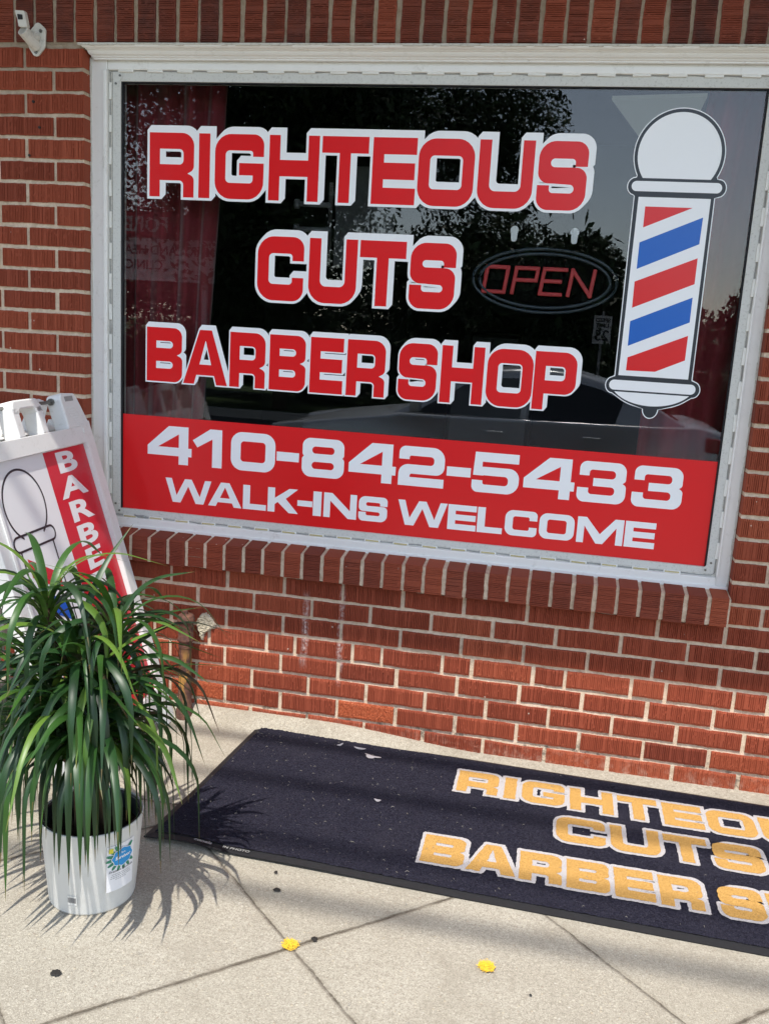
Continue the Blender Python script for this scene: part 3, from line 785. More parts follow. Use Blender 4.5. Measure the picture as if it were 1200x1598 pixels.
for (cx, cz, dx, dz) in ((AX0, AZ0, 1, 1), (AX1, AZ0, -1, 1), (AX0, AZ1, 1, -1), (AX1, AZ1, -1, -1)):
    mb = MB()
    t1 = .018
    mb.prism([(cx + dx * .002, cz + dz * .002), (cx + dx * .028, cz + dz * .002), (cx + dx * .034, cz + dz * .010), (cx + dx * .034, cz + dz * .020), (cx + dx * .030, cz + dz * .0215), (cx + dx * .0255, cz + dz * .0255),
              (cx + dx * .020, cz + dz * .046), (cx + dx * .003, cz + dz * .046)], (0, YG - .0135, 0), (1, 0, 0), (0, 0, 1), (0, 1, 0), .002)
    cp = mb.build('corner_plate', M['alu'], win, bevel=.0005)
    for (sx, sz) in ((.026, .012), (.012, .036)):
        s2 = MB(); s2.tube([(cx + dx * sx, YG - .016, cz + dz * sz), (cx + dx * sx, YG - .0136, cz + dz * sz)], .0035, 12)
        s2.build('screw', M['steel'], cp)
mb = MB()
gk = .0045
mb.box(GX0, GX0 + gk, YG - .007, .0795, GZ0, GZ1); mb.box(GX1 - gk, GX1, YG - .007, .0795, GZ0, GZ1)
mb.box(GX0 + gk, GX1 - gk, YG - .007, .0795, GZ1 - .003, GZ1)
mb.build('gasket', M['rubber'], win)
pane = MB(); pane.box(GX0 + .001, GX1 - .001, YG, YG + .005, GZ0 + .0005, GZ1 - .001)
pane.build('pane', M['glass'], win)
# vinyl on the inner face of the glass
YD = .0688
pl = lambda x, z, k: (x, YD + k * .00009, z)
T1 = [('R', -.123, .0301), ('I', .0466, .0846), ('G', .1015, .2653), ('H', .2828, .4467), ('T', .4554, .6049), ('E', .6182, .7564), ('O', .7626, .9354), ('U', .948, 1.1146), ('S', 1.1281, 1.273)]
T2 = [('C', .255, .4102), ('U', .4275, .5854), ('T', .5935, .7423), ('S', .7572, .9011)]
T3 = [('B', -.128, -.0002), ('A', .004, .1604), ('R', .1681, .2914), ('B', .3059, .4303), ('E', .4451, .5564), ('R', .5686, .6957), ('S', .7402, .864), ('H', .8771, 1.013), ('O', 1.0233, 1.1673), ('P', 1.1706, 1.3005)]
T4 = [('4', -.1225, .0384), ('1', .0424, .1479), ('0', .1802, .337), ('-', .3421, .4201), ('8', .4305, .576), ('4', .5918, .7507), ('2', .7601, .911), ('-', .919, .9971), ('5', 1.0021, 1.1529), ('4', 1.1675, 1.3276), ('3', 1.3367, 1.4865), ('3', 1.5051, 1.6574)]
T5 = [('W', -.0555, .1128), ('A', .1021, .2234), ('L', .2277, .3104), ('K', .3162, .4242), ('-', .4209, .4735), ('I', .4758, .5046), ('N', .5128, .6264), ('S', .6334, .7308), ('W', .7658, .9303), ('E', .9333, 1.0265), ('L', 1.0305, 1.1125), ('C', 1.1203, 1.2231), ('O', 1.2302, 1.3412), ('M', 1.3499, 1.4939), ('E', 1.4986, 1.5917)]
text_line('title_lettering', T1, 1.7555, 1.953, pl, .182, .25, M['redtitle'], win, (.0078, .0125, .0145, 9, M['white']), 'red RIGHTEOUS lettering with white block outline', r=.27)
text_line('title_lettering', T2, 1.4445, 1.6455, pl, .19, .26, M['redtitle'], win, (.0078, .0115, .0140, 9, M['white']), 'red CUTS lettering with white block outline', r=.27)
text_line('title_lettering', T3, 1.1555, 1.3355, pl, .19, .245, M['redtitle'], win, (.0045, .0095, .0125, 8, M['white']), 'red BARBER SHOP lettering with white block outline', r=.27)
mb = MB(); mb.box(GX0 + .005, GX1 - .005, .0693, .0698, GZ0, 1.0357)
mb.build('red_band', M['red'], win)
pl2 = lambda x, z, k: (x, .0690, z)
text_line('phone_number', T4, .8748, 1.0055, pl2, .265, .235, M['white'], win, label='white telephone number 410-842-5433', r=.30, ri=.09)
text_line('slogan', T5, .7425, .8262, pl2, .30, .235, M['white'], win, label='white WALK-INS WELCOME lettering', r=.30, ri=.10)
# barber pole sticker
def arc(cx, cz, rx_, rz_, a0, a1, n=24):
    return [(cx + rx_ * math.cos(R(a0 + (a1 - a0) * i / n)), cz + rz_ * math.sin(R(a0 + (a1 - a0) * i / n))) for i in range(n + 1)]
def decal(name, polys, y, mat, parent):
    v, f = [], []
    for p in polys: flat_polys([p], lambda x, z: (x, y, z), v, f)
    return obj(name, v, f, mat, parent)
pole = empty('barber_pole_sticker', None, None, (1.53, YD, 1.2)); pole.parent = win
pole.location = (1.53 - .75, YD - .07, 1.2 - .63)
ex = .0
def pole_outline(m):
    # counter-clockwise from the ring, right side
    pts = []
    pts += [(1.6645 - .0225 + m * .0, 1.8005)] if False else []
    R_ = lambda cz, hw, hr: arc(1.5331 + hw, cz, hr, hr, -90, 90, 12)
    L_ = lambda cz, hw, hr: arc(1.5331 - hw, cz, hr, hr, 90, 270, 12)
    k = m
    pts = []
    pts += arc(1.5315, 1.1805, .0215 + k, .0265 + k, 180, 360, 14)          # knob
    pts += arc(1.5315, 1.262, .128 + k, .079 + k, 298, 318, 6)               # bowl right
    pts += arc(1.5305 + .118, 1.2475, .0205 + k, .0235 + k, -90, 80, 10)
    pts += [(1.6425 + k, 1.2745 + k), (1.6425 + k, 1.8045)]
    pts += arc(1.5331 + .118, 1.832, .0205 + k, .0235 + k, -80, 90, 10)
    pts += [(1.6455 + k, 1.8565)]
    pts += arc(1.5305, 1.9225, .1265 + k, .1265 + k, -28, 208, 48)
    pts += [(1.4175 - k, 1.8565)]
    pts += arc(1.5331 - .118, 1.832, .0205 + k, .0235 + k, 90, 260, 10)
    pts += [(1.4170 - k, 1.8045), (1.4170 - k, 1.2745 + k)]
    pts += arc(1.5305 - .118, 1.2475, .0205 + k, .0235 + k, 100, 270, 10)
    pts += arc(1.5315, 1.262, .128 + k, .079 + k, 222, 242, 6)
    return pts
decal('sticker_edge', [pole_outline(.0028)], YD + .0009, M['white'], pole)
decal('sticker_backing', [pole_outline(0)], YD + .0006, M['charcoal'], pole)
rr = lambda x0, x1, z0, z1, r: rounded([(x0, z0, r), (x1, z0, r), (x1, z1, r), (x0, z1, r)])
globe = arc(1.5305, 1.9225, .1175, .1170, -35, 215, 48)
decal('sticker_white', [globe, rr(1.405, 1.661, 1.8181, 1.847, .0142), [(1.4259, 1.2779), (1.6325, 1.2779), (1.6335, 1.8022), (1.4283, 1.8022)],
                        rr(1.4015, 1.6575, 1.233, 1.2635, .0148), arc(1.530, 1.262, .1255, .0725, 208, 332, 24)], YD + .0003, M['white'], pole)
decal('red_stripes', [[(1.4507, 1.7155), (1.5856, 1.7755), (1.4504, 1.7755)], [(1.4445, 1.4814), (1.617, 1.5593), (1.617, 1.6341), (1.4437, 1.5586)],
                      [(1.447, 1.2936), (1.5326, 1.2950), (1.6162, 1.3344), (1.6167, 1.4078), (1.4474, 1.3333)]], YD, M['red'], pole)
decal('blue_stripes', [[(1.4455, 1.5955), (1.6165, 1.6740), (1.6181, 1.7498), (1.4454, 1.6725)], [(1.4444, 1.3678), (1.6166, 1.4474), (1.6163, 1.5203), (1.4435, 1.4416)]], YD, M['blue'], pole)

# LED module string round the metal frame
led = empty('led_light_string', 'white LED module string running round the shop window frame', 'light string', (.75, .06, .67))
pm = MB(); pm.box(-.026, .026, -.004, .004, -.0048, .0048); pm.m = 0
proto = pm.build('led_module', M['led'], None, bevel=.001)
pg = MB(); pg.box(-.022, .022, -.0047, -.0041, -.0026, .0026); pface = pg.build('led_face', M['ledgold'], proto)
proto.parent = led
def led_at(x, z, rot, first=[True]):
    o = proto if first[0] else proto.copy()
    if not first[0]:
        C.objects.link(o)
        if z < .7: c = pface.copy(); C.objects.link(c); c.parent = o
    first[0] = False
    o.location = (x - .75, YG - .0125 - .06 + rng.uniform(-.0008, .0008), z - .67); o.rotation_euler = (rng.uniform(-.15, .15), rot + rng.uniform(-.02, .02), 0)
lz = .6795; lt = 2.1352; lx0 = -.2545; lx1 = 1.7815
xs_ = [-.18 + i * .0965 for i in range(20)]
for x in xs_: led_at(x, lz + rng.uniform(-.001, .001), 0)
for i in range(20): led_at(-.20 + i * .1, lt + rng.uniform(-.001, .001), 0)
for i in range(14): led_at(lx0, .78 + i * .0995, R(90))
for i in range(14): led_at(lx1, .76 + i * .0995, R(90))
mb = MB()
def wirerun(p, q, n, amp):
    pts = []
    for i in range(n + 1):
        t_ = i / n
        pts.append((p[0] + (q[0] - p[0]) * t_ + (rng.uniform(-amp, amp) if p[0] == q[0] else 0), YG - .0115 + rng.uniform(-.0015, .001), p[2] + (q[2] - p[2]) * t_ + (rng.uniform(-amp, amp) if p[2] == q[2] else 0)))
    return pts
mb.tube(wirerun((lx0, 0, 2.13), (lx0, 0, .72), 40, .0018) + [(lx0, .0585, .70), (lx0 + .004, .0585, .688), (lx0 + .018, .0585, .681)] + wirerun((lx0 + .03, 0, .680), (lx1 - .01, 0, .680), 60, .0018) + [(lx1, .0585, .69)] + wirerun((lx1, 0, .72), (lx1, 0, 2.12), 40, .0015), .0014, 5)
mb.tube(wirerun((lx0, 0, 2.134), (lx1, 0, 2.134), 60, .002), .0014, 5)
mb.tube([(-.165, .056, .6835), (-.150, .054, .6815), (-.135, .054, .6845), (-.12, .056, .6805)], .0032, 7)
mb.build('wire', M['wire'], led, smooth=True)
for nm, bx_ in (('h', (lx0 - .004, lx1 + .004, lz - .0052, lz + .0052)), ('h', (lx0 - .004, lx1 + .004, lt - .0052, lt + .0052)), ('v', (lx0 - .0052, lx0 + .0052, lz + .0056, lt - .0056)), ('v', (lx1 - .0052, lx1 + .0052, lz + .0056, lt - .0056))):
    mb = MB(); mb.box(bx_[0], bx_[1], YG - .0108, YG - .0083, bx_[2], bx_[3]); mb.build('added_gap_strip', M['caulk'], led)  # pale strip added behind the modules so the shaded gaps don't read dark

# ------------------------------------------------------------------ shop interior
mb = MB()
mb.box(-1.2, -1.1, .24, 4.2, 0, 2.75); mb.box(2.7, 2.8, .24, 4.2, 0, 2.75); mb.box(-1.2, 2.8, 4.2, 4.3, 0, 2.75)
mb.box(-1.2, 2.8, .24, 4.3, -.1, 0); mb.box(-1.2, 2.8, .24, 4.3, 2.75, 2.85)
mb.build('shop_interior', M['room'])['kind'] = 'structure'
def curtain(name, x0, x1, y, z0, z1, folds, amp, label, seed, pull=None):
    rg = random.Random(seed); n = folds * 14; v = []; f = []; ph = [rg.uniform(.7, 1.3) for _ in range(folds + 2)]
    cum = []; a = 0
    for i in range(n + 1):
        a += ph[min(int(i / 14), folds)] * 2 * math.pi / 14; cum.append(a)
    m = 16
    for j in range(m + 1):
        t_ = j / m; z = z0 + (z1 - z0) * t_
        for i in range(n + 1):
            u = i / n; x = x0 + (x1 - x0) * u
            if pull: x = pull(x, z, u)
            v.append((x, y + amp * math.sin(cum[i] + .4 * t_) * (.75 + .25 * math.sin(i * .37)) + .01 * math.sin(t_ * 5 + i * .2), z))
    for j in range(m):
        for i in range(n): f.append((j * (n + 1) + i, j * (n + 1) + i + 1, (j + 1) * (n + 1) + i + 1, (j + 1) * (n + 1) + i))
    o = obj(name, v, f, M['curtain'], smooth=True); s_ = o.modifiers.new('s', 'SOLIDIFY'); s_.thickness = .003
    return tag(o, label, 'curtain', 'curtains hanging inside the shop window')
curtain('curtain', -.42, .045, .20, .66, 2.45, 6, .028, 'dark red curtain hanging behind the left edge of the shop window', 1,
        lambda x, z, u: x + u * (.05 * (z - 1.4)))
curtain('curtain', 1.66, 2.02, .20, .66, 2.45, 5, .028, 'dark red curtain hanging behind the barber pole sticker at the right', 4,
        lambda x, z, u: x + (1 - u) * (-.14 + .10 * max(0, z - 1.2)))
# open sign
ns = empty('neon_open_sign', 'oval OPEN sign with unlit red letters hanging inside the window', 'neon sign', (1.17, .17, 1.54))
NY = .165
pn = lambda x, z: (x + (z - 1.55) * .12, NY, z)
mb = MB()
def ell(rx_, rz_, cx=1.172, cz=1.553, n=56, y=NY + .004): return [(cx + rx_ * math.cos(2 * math.pi * i / n), y, cz + rz_ * math.sin(2 * math.pi * i / n)) for i in range(n + 1)]
for rx_, rz_ in ((.226, .098), (.205, .083)): mb.tube(ell(rx_, rz_), .0055, 8, False)
mb.build('oval_tube', M['tube'], ns, smooth=True)
mb = MB(); mb.lathe((0, 0, 0), [(0, 0)], 3) if False else None
pts = [(1.172 + .232 * math.cos(2 * math.pi * i / 40), 1.553 + .104 * math.sin(2 * math.pi * i / 40)) for i in range(40)]
mb.prism(pts, (0, NY + .018, 0), (1, 0, 0), (0, 0, 1), (0, 1, 0), .006)
mb.build('backing_board', plain('neon_board', (.003, .003, .0035), .9, .05), ns)
def stroke(mb, pts, th=.0125):
    for a, b in zip(pts[:-1], pts[1:]):
        A, B_ = Vector(pn(*a)), Vector(pn(*b)); d = (B_ - A).normalized(); n_ = Vector((0, 1, 0)).cross(d)
        mb.obox(A - d * th * .48 - n_ * th / 2 + Vector((0, rng.uniform(-.0006, .0006), 0)), (B_ - A) + d * th * .96, n_ * th, (0, .010, 0))
zl, zh = 1.513, 1.590; zm = 1.553
for nm, st in (('O', [(.986, zl), (1.052, zl), (1.052, zh), (.986, zh), (.986, zl)]), ('P', [(1.078, zl), (1.078, zh), (1.146, zh), (1.146, zm), (1.078, zm)]),
               ('E', [(1.230, zl), (1.166, zl), (1.166, zh), (1.234, zh)]), ('N', [(1.254, zl), (1.254, zh), (1.322, zl), (1.322, zh)])):
    mb = MB(); stroke(mb, st)
    if nm == 'E': stroke(mb, [(1.170, zm), (1.222, zm)], .0123)
    mb.build('letter', M['neonred'], ns, bevel=.003)
for x in (1.0717, 1.2535):
    mb = MB()
    mb.lathe((0, 0, 0), [(.0001, 0), (.011, .001), (.013, .004), (.006, .008), (.0001, .009)], 20)
    mb.v = [(vx, .0785 + vz, vy) for vx, vy, vz in mb.v]
    mb.prism(rounded([(-.008, -.034, .007), (.008, -.034, .007), (.010, -.012, .004), (.006, .012, .004), (-.006, .012, .004), (-.010, -.012, .004)]), (0, .079, 0), (1, 0, 0), (0, 0, 1), (0, 1, 0), .006)
    o = mb.build('suction_hook', M['white'], None)
    o.location = (x, 0, 1.695)
    tag(o, 'white suction hook on the glass above the letter %s of the OPEN sign' % ('O' if x < 1.1 else 'N'), 'hook', 'suction hooks holding the open sign')
# ceiling light panel seen through the top of the window
mb = MB(); mb.add([(1.371, 2.38, 2.62), (1.84, 2.30, 2.62), (1.87, 3.9, 2.62), (1.72, 3.9, 2.62)], [(0, 1, 2, 3)])
mb.add([(1.371, 2.38, 2.64), (1.84, 2.30, 2.64), (1.87, 3.9, 2.64), (1.72, 3.9, 2.64)], [(0, 3, 2, 1)])
for a, b in ((0, 1), (1, 2), (2, 3), (3, 0)): mb.f.append((a, b, b + 4, a + 4)); mb.mi.append(0)
tag(mb.build('ceiling_light', M['lightpanel'], None), 'pale green-white ceiling light panel seen through the window above the barber pole sticker', 'light')
# wall frame and coat pegs inside (dim)
mb = MB(); mb.box(.27, .52, .98, 1.0, 1.62, 2.02)
tag(mb.build('wall_poster', plain('dim_board', (.12, .13, .14), .6), None, bevel=.004), 'dim grey board hanging inside the dark shop, left of the title letters', 'board')
pk = empty('peg_rail', 'two pale pegs on a dark rail inside the shop behind the glass', 'rail', (.15, .95, 1.80))
mb = MB(); mb.box(.245, .262, .96, .98, 1.62, 1.95); mb.build('rail', M['chrome'], pk)
for z in (1.76, 1.86):
    mb = MB(); mb.tube([(.12, .95, z), (.25, .95, z)], .011, 10); mb.tube([(.105, .95, z), (.122, .95, z)], .02, 12)
    mb.build('peg', plain('peg_grey', (.35, .36, .38), .5), pk, smooth=True)
# barber chair, a dark shape deep in the shop
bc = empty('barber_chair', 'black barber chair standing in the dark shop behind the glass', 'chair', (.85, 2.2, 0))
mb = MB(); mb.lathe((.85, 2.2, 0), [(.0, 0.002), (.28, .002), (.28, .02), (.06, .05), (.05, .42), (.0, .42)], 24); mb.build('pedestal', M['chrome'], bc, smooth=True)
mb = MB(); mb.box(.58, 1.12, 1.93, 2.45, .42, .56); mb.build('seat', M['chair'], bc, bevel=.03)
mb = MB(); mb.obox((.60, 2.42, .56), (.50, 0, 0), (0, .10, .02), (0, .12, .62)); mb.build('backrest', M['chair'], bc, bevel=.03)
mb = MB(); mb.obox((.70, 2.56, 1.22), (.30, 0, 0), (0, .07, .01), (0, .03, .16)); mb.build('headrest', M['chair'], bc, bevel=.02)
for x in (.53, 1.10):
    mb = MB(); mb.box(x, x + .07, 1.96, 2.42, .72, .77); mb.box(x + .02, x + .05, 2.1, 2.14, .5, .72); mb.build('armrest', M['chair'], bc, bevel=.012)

# ------------------------------------------------------------------ flag bracket
fb = empty('flag_bracket', 'white cast metal flag pole bracket screwed to the bricks at the top left', 'bracket', (-.475, 0, 2.2))
mb = MB()
mb.prism(rounded([(-.478, 2.150, .014), (-.445, 2.185, .02), (-.442, 2.238, .012), (-.470, 2.262, .012), (-.505, 2.225, .015), (-.503, 2.185, .02)], 4), (0, -.007, 0), (1, 0, 0), (0, 0, 1), (0, 1, 0), .0075)
mb.build('mounting_plate', M['bracket'], fb, bevel=.002)
def socket(p0, p1, r, name):
    mb = MB(); p0, p1 = Vector(p0), Vector(p1); d = (p1 - p0).normalized()
    mb.tube([p0, p1, p1, p1 - d * .03], [r, r, r * .76, r * .74], 20, True)
    mb.build(name, M['bracket'], fb, smooth=False)
    mb = MB(); mb.tube([p1 - d * .006, p1 - d * .003], r * .70, 16); mb.build('socket_bore_shade', M['dark'], fb)  # dark disc stands in for the shade inside the socket
socket((-.474, -.004, 2.186), (-.4885, -.058, 2.2195), .0180, 'socket')
socket((-.472, -.008, 2.212), (-.478, -.030, 2.2125), .0145, 'socket')
mb = MB()
mb.prism(rounded([(-.014, 0, .004), (.016, -.002, .004), (.012, .020, .006), (.006, .046, .003), (-.028, .048, .003), (-.018, .022, .006)], 4), (-.486, -.046, 2.228), (1, 0, 0), (0, 0, 1), (0, -1, 0), .018)
mb.build('upper_sleeve', M['bracket'], fb, bevel=.004)
mb = MB(); mb.prism(rounded([(-.014, .020, .002), (.002, .020, .002), (.000, .034, .002), (-.017, .036, .002)], 3), (-.486, -.0642, 2.228), (1, 0, 0), (0, 0, 1), (0, -1, 0), .0012); mb.build('sleeve_slot_shade', M['dark'], fb)  # thin dark patch paints the shade of a slot
for x, z in ((-.458, 2.232), (-.476, 2.170)):
    mb = MB(); mb.tube([(x, -.0105, z), (x, -.006, z)], .0052, 14); sc2 = mb.build('screw', M['steel'], fb)

for hx, hz in ((-.4925, 2.0245), (-.4720, 1.9465), (-.5090, 1.860), (1.905, .94)):
    mb = MB(); mb.tube([(hx, -.0030, hz), (hx, .004, hz)], .0042, 10); mb.build('drill_hole_shade', M['dark'], wall)  # dark discs, the shade of the holes is put into their colour

# ------------------------------------------------------------------ rusty vent pipe
vp = empty('vent_pipe', 'short rusty iron pipe with a plug cap standing against the wall', 'pipe', (.075, -.042, 0))
PX, PY = .0755, -.042
mb = MB(); mb.lathe((PX, PY, 0), [(.030, -.02), (.030, .03), (.0245, .045), (.0225, .12), (.0215, .22), (.0225, .262), (.0225, .285)], 28); mb.build('pipe', M['rust'], vp, smooth=True)
mb = MB(); mb.lathe((PX, PY, 0), [(.020, .283), (.0285, .286), (.0285, .292), (.0255, .296), (.026, .350), (.0285, .353), (.0300, .358), (.0300, .366), (.0275, .369), (.0275, .374), (.0225, .379), (.0, .380)], 28)
cap_ = mb.build('cap', M['rust'], vp, smooth=True)
mb = MB(); mb.obox((PX - .011, PY - .007, .378), (.016, .009, 0), (-.008, .014, 0), (0, 0, .014)); mb.build('plug_head', M['rust'], cap_, bevel=.002)
mb = MB(); mb.tube([(PX, PY, .262), (PX, PY, .272)], .0245, 28); mb.build('collar', M['rust'], vp, smooth=False)

# ------------------------------------------------------------------ sandwich board
WD = Vector((-.04, 1, 0)).normalized()          # along the board, away from the camera
ND = Vector((WD.y, -WD.x, 0))
foot = Vector((.043, -.109, 0)); OFF = .345; SH = 1.113
top = foot - ND * OFF + Vector((0, 0, SH))
DN = (foot - top).normalized(); NN = -WD.cross(DN).normalized()
if NN.x < 0: NN = -NN
sb = empty('sandwich_board', 'white plastic sandwich board reading BARBER down a red stripe beside the window', 'sign', (-.3, -.4, 0))
class SB(MB):
    def __init__(s, o=top, a=-WD, b=DN, c=NN): super().__init__(); s.o, s.a, s.b, s.c = o, a, b, c
    def P(s, a, b, c): return s.o + s.a * a + s.b * b + s.c * c
    def bx(s, a0, a1, b0, b1, c0, c1):
        s.obox(s.P(a0, b0, c0), s.a * (a1 - a0), s.b * (b1 - b0), s.c * (c1 - c0))
    def pr(s, poly, c0, c1):
        s.prism(poly, s.P(0, 0, c0), s.a, s.b, s.c, c1 - c0)
def panel(o, a, b, c, name):
    q = SB(o, a, b, c)
    q.bx(.004, .566, .165, 1.06, -.030, -.006)                    # web behind the poster
    q.bx(-.056, .004, .10, 1.165, -.042, .006); q.bx(.566, .622, .10, 1.165, -.042, .006)     # side rails
    q.bx(.0045, .5655, .113, .168, -.042, .0065)                  # header rail
    q.bx(.0045, .5655, 1.03, 1.09, -.042, .004)                   # bottom rail
    q.bx(-.010, .004, .168, 1.05, .0062, .0105); q.bx(.566, .580, .168, 1.05, .0062, .0105)   # poster lips
    p = q.build(name, M['plastic'], sb, bevel=.004)
    # lugs: end lugs and the arched handle in the middle
    q = SB(o, a, b, c)
    def arch(a0, a1, bt, bb, th, tt, c0, c1):
        out = rounded([(a0, bb, 0), (a1, bb, 0), (a1 - .012, bt, .03), (a0 + .012, bt, .03)])
        q.bx(a0, a0 + th, bt + .02, bb, c0, c1); q.bx(a1 - th, a1, bt + .02, bb, c0, c1)
        q.pr(rounded([(a0, bt + .045, 0), (a0 + .012, bt, .022), (a1 - .012, bt, .022), (a1, bt + .045, 0), (a1 - th, bt + .045, .0), (a1 - th - .006, bt + tt, .012), (a0 + th + .006, bt + tt, .012), (a0 + th, bt + .045, 0)]), c0, c1)
    arch(.205, .372, .004, .115, .036, .028, -.045, .0062); q.build('carry_handle', M['plastic'], p, bevel=.005)
    q = SB(o, a, b, c)
    q.pr(rounded([(-.050, .10, 0), (-.030, .045, .01), (-.012, .004, .02), (.086, -.002, .02), (.084, .114, 0), (-.056, .114, 0)]), -.045, .0062)
    q.build('hinge_lug', M['plastic'], p, bevel=.005)
    q = SB(o, a, b, c)
    q.pr(rounded([(.482, .114, 0), (.480, -.002, .02), (.578, .004, .02), (.596, .045, .01), (.616, .10, 0), (.622, .114, 0)]), -.045, .0062)
    q.build('hinge_lug', M['plastic'], p, bevel=.005)
    return p
fp = panel(top, -WD, DN, NN, 'front_panel')
# rear panel leans the other way
DN2 = (foot - ND * 2 * OFF - top).normalized(); NN2 = -WD.cross(DN2).normalized()
if NN2.x > 0: NN2 = -NN2
top2 = top - NN * .004 + NN2 * .045 * .2 - ND * .03
q = SB(top2, -WD, DN2, NN2)
q.bx(.004, .566, .165, 1.06, -.026, -.006)
q.bx(-.056, .004, .10, 1.165, -.042, .006); q.bx(.566, .622, .10, 1.165, -.042, .006); q.bx(.0045, .5655, .113, .168, -.042, .0065)
q.bx(.0045, .5655, 1.03, 1.09, -.042, .004)
rp = q.build('rear_panel', M['plastic'], sb, bevel=.004)
for pts in ([(.100, .02, .012), (.150, .02, .012), (.176, .114, 0), (.092, .114, 0)], [(.392, .02, .012), (.440, .02, .012), (.470, .114, 0), (.385, .114, 0)],
            [(.262, .02, .012), (.305, .02, .012), (.325, .114, 0), (.245, .114, 0)]):
    q = SB(top2, -WD, DN2, NN2); q.pr(rounded(pts), -.030, .004); q.build('hinge_lug', M['plastic'], rp, bevel=.004)
q = SB()
q.tube([q.P(-.02, .020, -.026), q.P(.57, .020, -.026)], .0055, 10); q.build('hinge_rod', M['steel'], sb)
q = SB()
q.tube([q.P(.088, .020, -.026), q.P(.094, .020, -.026)], .011, 16); q.build('hinge_cap', M['steel'], sb)
q = SB(); q.tube([q.P(.474, .020, -.026), q.P(.480, .020, -.026)], .011, 16); q.build('hinge_cap', M['steel'], sb)
# moulded relief on the near end lug: recess and text rows
q = SB(); q.bx(.010, .062, .012, .028, .006, .0072); q.build('lug_recess', M['wire'], sb)
q = SB()
for i, (a0, a1) in enumerate(((.006, .064), (.016, .050), (-.002, .056), (-.006, .054), (-.004, .044), (.0, .030), (-.018, .026), (-.020, .030))):
    bb = .048 + i * .0078 + (.006 if i > 5 else 0); x = a0
    while x < a1:
        L = rng.uniform(.004, .009); q.bx(x, min(x + L, a1), bb, bb + .0034, .0062, .0071); x += L + .002
q.build('moulded_notice', M['plastic'], sb)
q = SB(); q.tube([q.P(-.006, .130, .0055), q.P(-.006, .130, .0085)], .008, 16); q.build('moulded_button', M['plastic'], sb)
# poster: everything lies in the (a,b) plane, b down
CP = .0000
def ab(c): return lambda a, b: tuple(top - WD * a + DN * b + NN * c)
def flat_ab(name, polys, c, mat, parent):
    v, f = [], []
    for p in polys: flat_polys(p if isinstance(p[0][0], (tuple, list)) else [p], ab(c), v, f)
    return obj(name, v, f, mat, parent)
po = flat_ab('poster', [[(.005, .169), (.565, .169), (.565, 1.029), (.005, 1.029)]], -.0052, M['poster'], sb)
flat_ab('red_stripe', [[(.006, .170), (.262, .170), (.300, 1.028), (.006, 1.028)]] and [[(.006, .170), (.262, .170), (.262, 1.028), (.006, 1.028)]], -.0048, M['posterred'], po)
# pole drawing on the poster
def ring_poly(pts, th):
    """thin closed outline as many short quads"""
    out = []; n = len(pts); L = []
    for i in range(n):
        a, p, b = Vector(pts[i - 1]), Vector(pts[i]), Vector(pts[(i + 1) % n]); d = (b - a).normalized()
        L.append((p + Vector((-d.y, d.x)) * th / 2, p - Vector((-d.y, d.x)) * th / 2))
    for i in range(n):
        j = (i + 1) % n; out.append([tuple(L[i][0]), tuple(L[j][0]), tuple(L[j][1]), tuple(L[i][1])])
    return out
cx = .429
flat_ab('drawing_ring', ring_poly(arc(cx, .300, .103, .103, 60, -240, 44), .0065)[:-1], -.0046, M['posterblack'], po)
capsule = lambda cy, hw, r: arc(cx + hw, cy, r, r, -90, 90, 10) + arc(cx - hw, cy, r, r, 90, 270, 10)
flat_ab('drawing_collar', ring_poly(capsule(.400, .088, .021), .0065), -.0044, M['posterblack'], po)
flat_ab('drawing_collar', ring_poly(capsule(.925, .088, .021), .0065), -.0044, M['posterblack'], po)
flat_ab('drawing_column', ring_poly([(cx - .086, .423), (cx + .086, .423), (cx + .086, .902), (cx - .086, .902)], .0065), -.0046, M['posterblack'], po)
def stripe(b0, h): return [(cx - .068, b0 + .0), (cx + .068, b0 - .075), (cx + .068, b0 - .075 + h), (cx - .068, b0 + h)]
flat_ab('red_bands', [stripe(.520, .055), stripe(.700, .06), stripe(.86, .035)], -.0044, M['posterred'], po)
flat_ab('blue_bands', [stripe(.608, .06), stripe(.785, .055)], -.0044, M['posterblue'], po)
# BARBER SHOP down the stripe (font outlines made heavy)
def font_mesh(txt, size, off, bold=0, ex=0, align='CENTER', sx=1.0, shear=0):
    cu = bpy.data.curves.new('t', 'FONT'); cu.body = txt; cu.size = size; cu.offset = off; cu.align_x = align; cu.resolution_u = 4; cu.shear = shear
    o = bpy.data.objects.new('t', cu); C.objects.link(o)
    bpy.context.view_layer.update()
    me = bpy.data.meshes.new_from_object(o)
    v = [(q.co.x * sx, q.co.y) for q in me.vertices]; f = [tuple(p.vertices) for p in me.polygons]
    bpy.data.objects.remove(o); bpy.data.curves.remove(cu); bpy.data.meshes.remove(me)
    return v, f
place = ab(-.0043)
bb = .241
for word in ('BARBER', 'SHOP'):
    v, f = [], []
    for ch in word:
        fv, ff = font_mesh(ch, .088, .0030, sx=2.5)
        b0 = len(v); v += [place(.143 - x, bb - y) for x, y in fv]; f += [tuple(k + b0 for k in p) for p in ff]
        bb += .0785
    obj('stripe_lettering', v, f, M['poster'], po); bb += .03

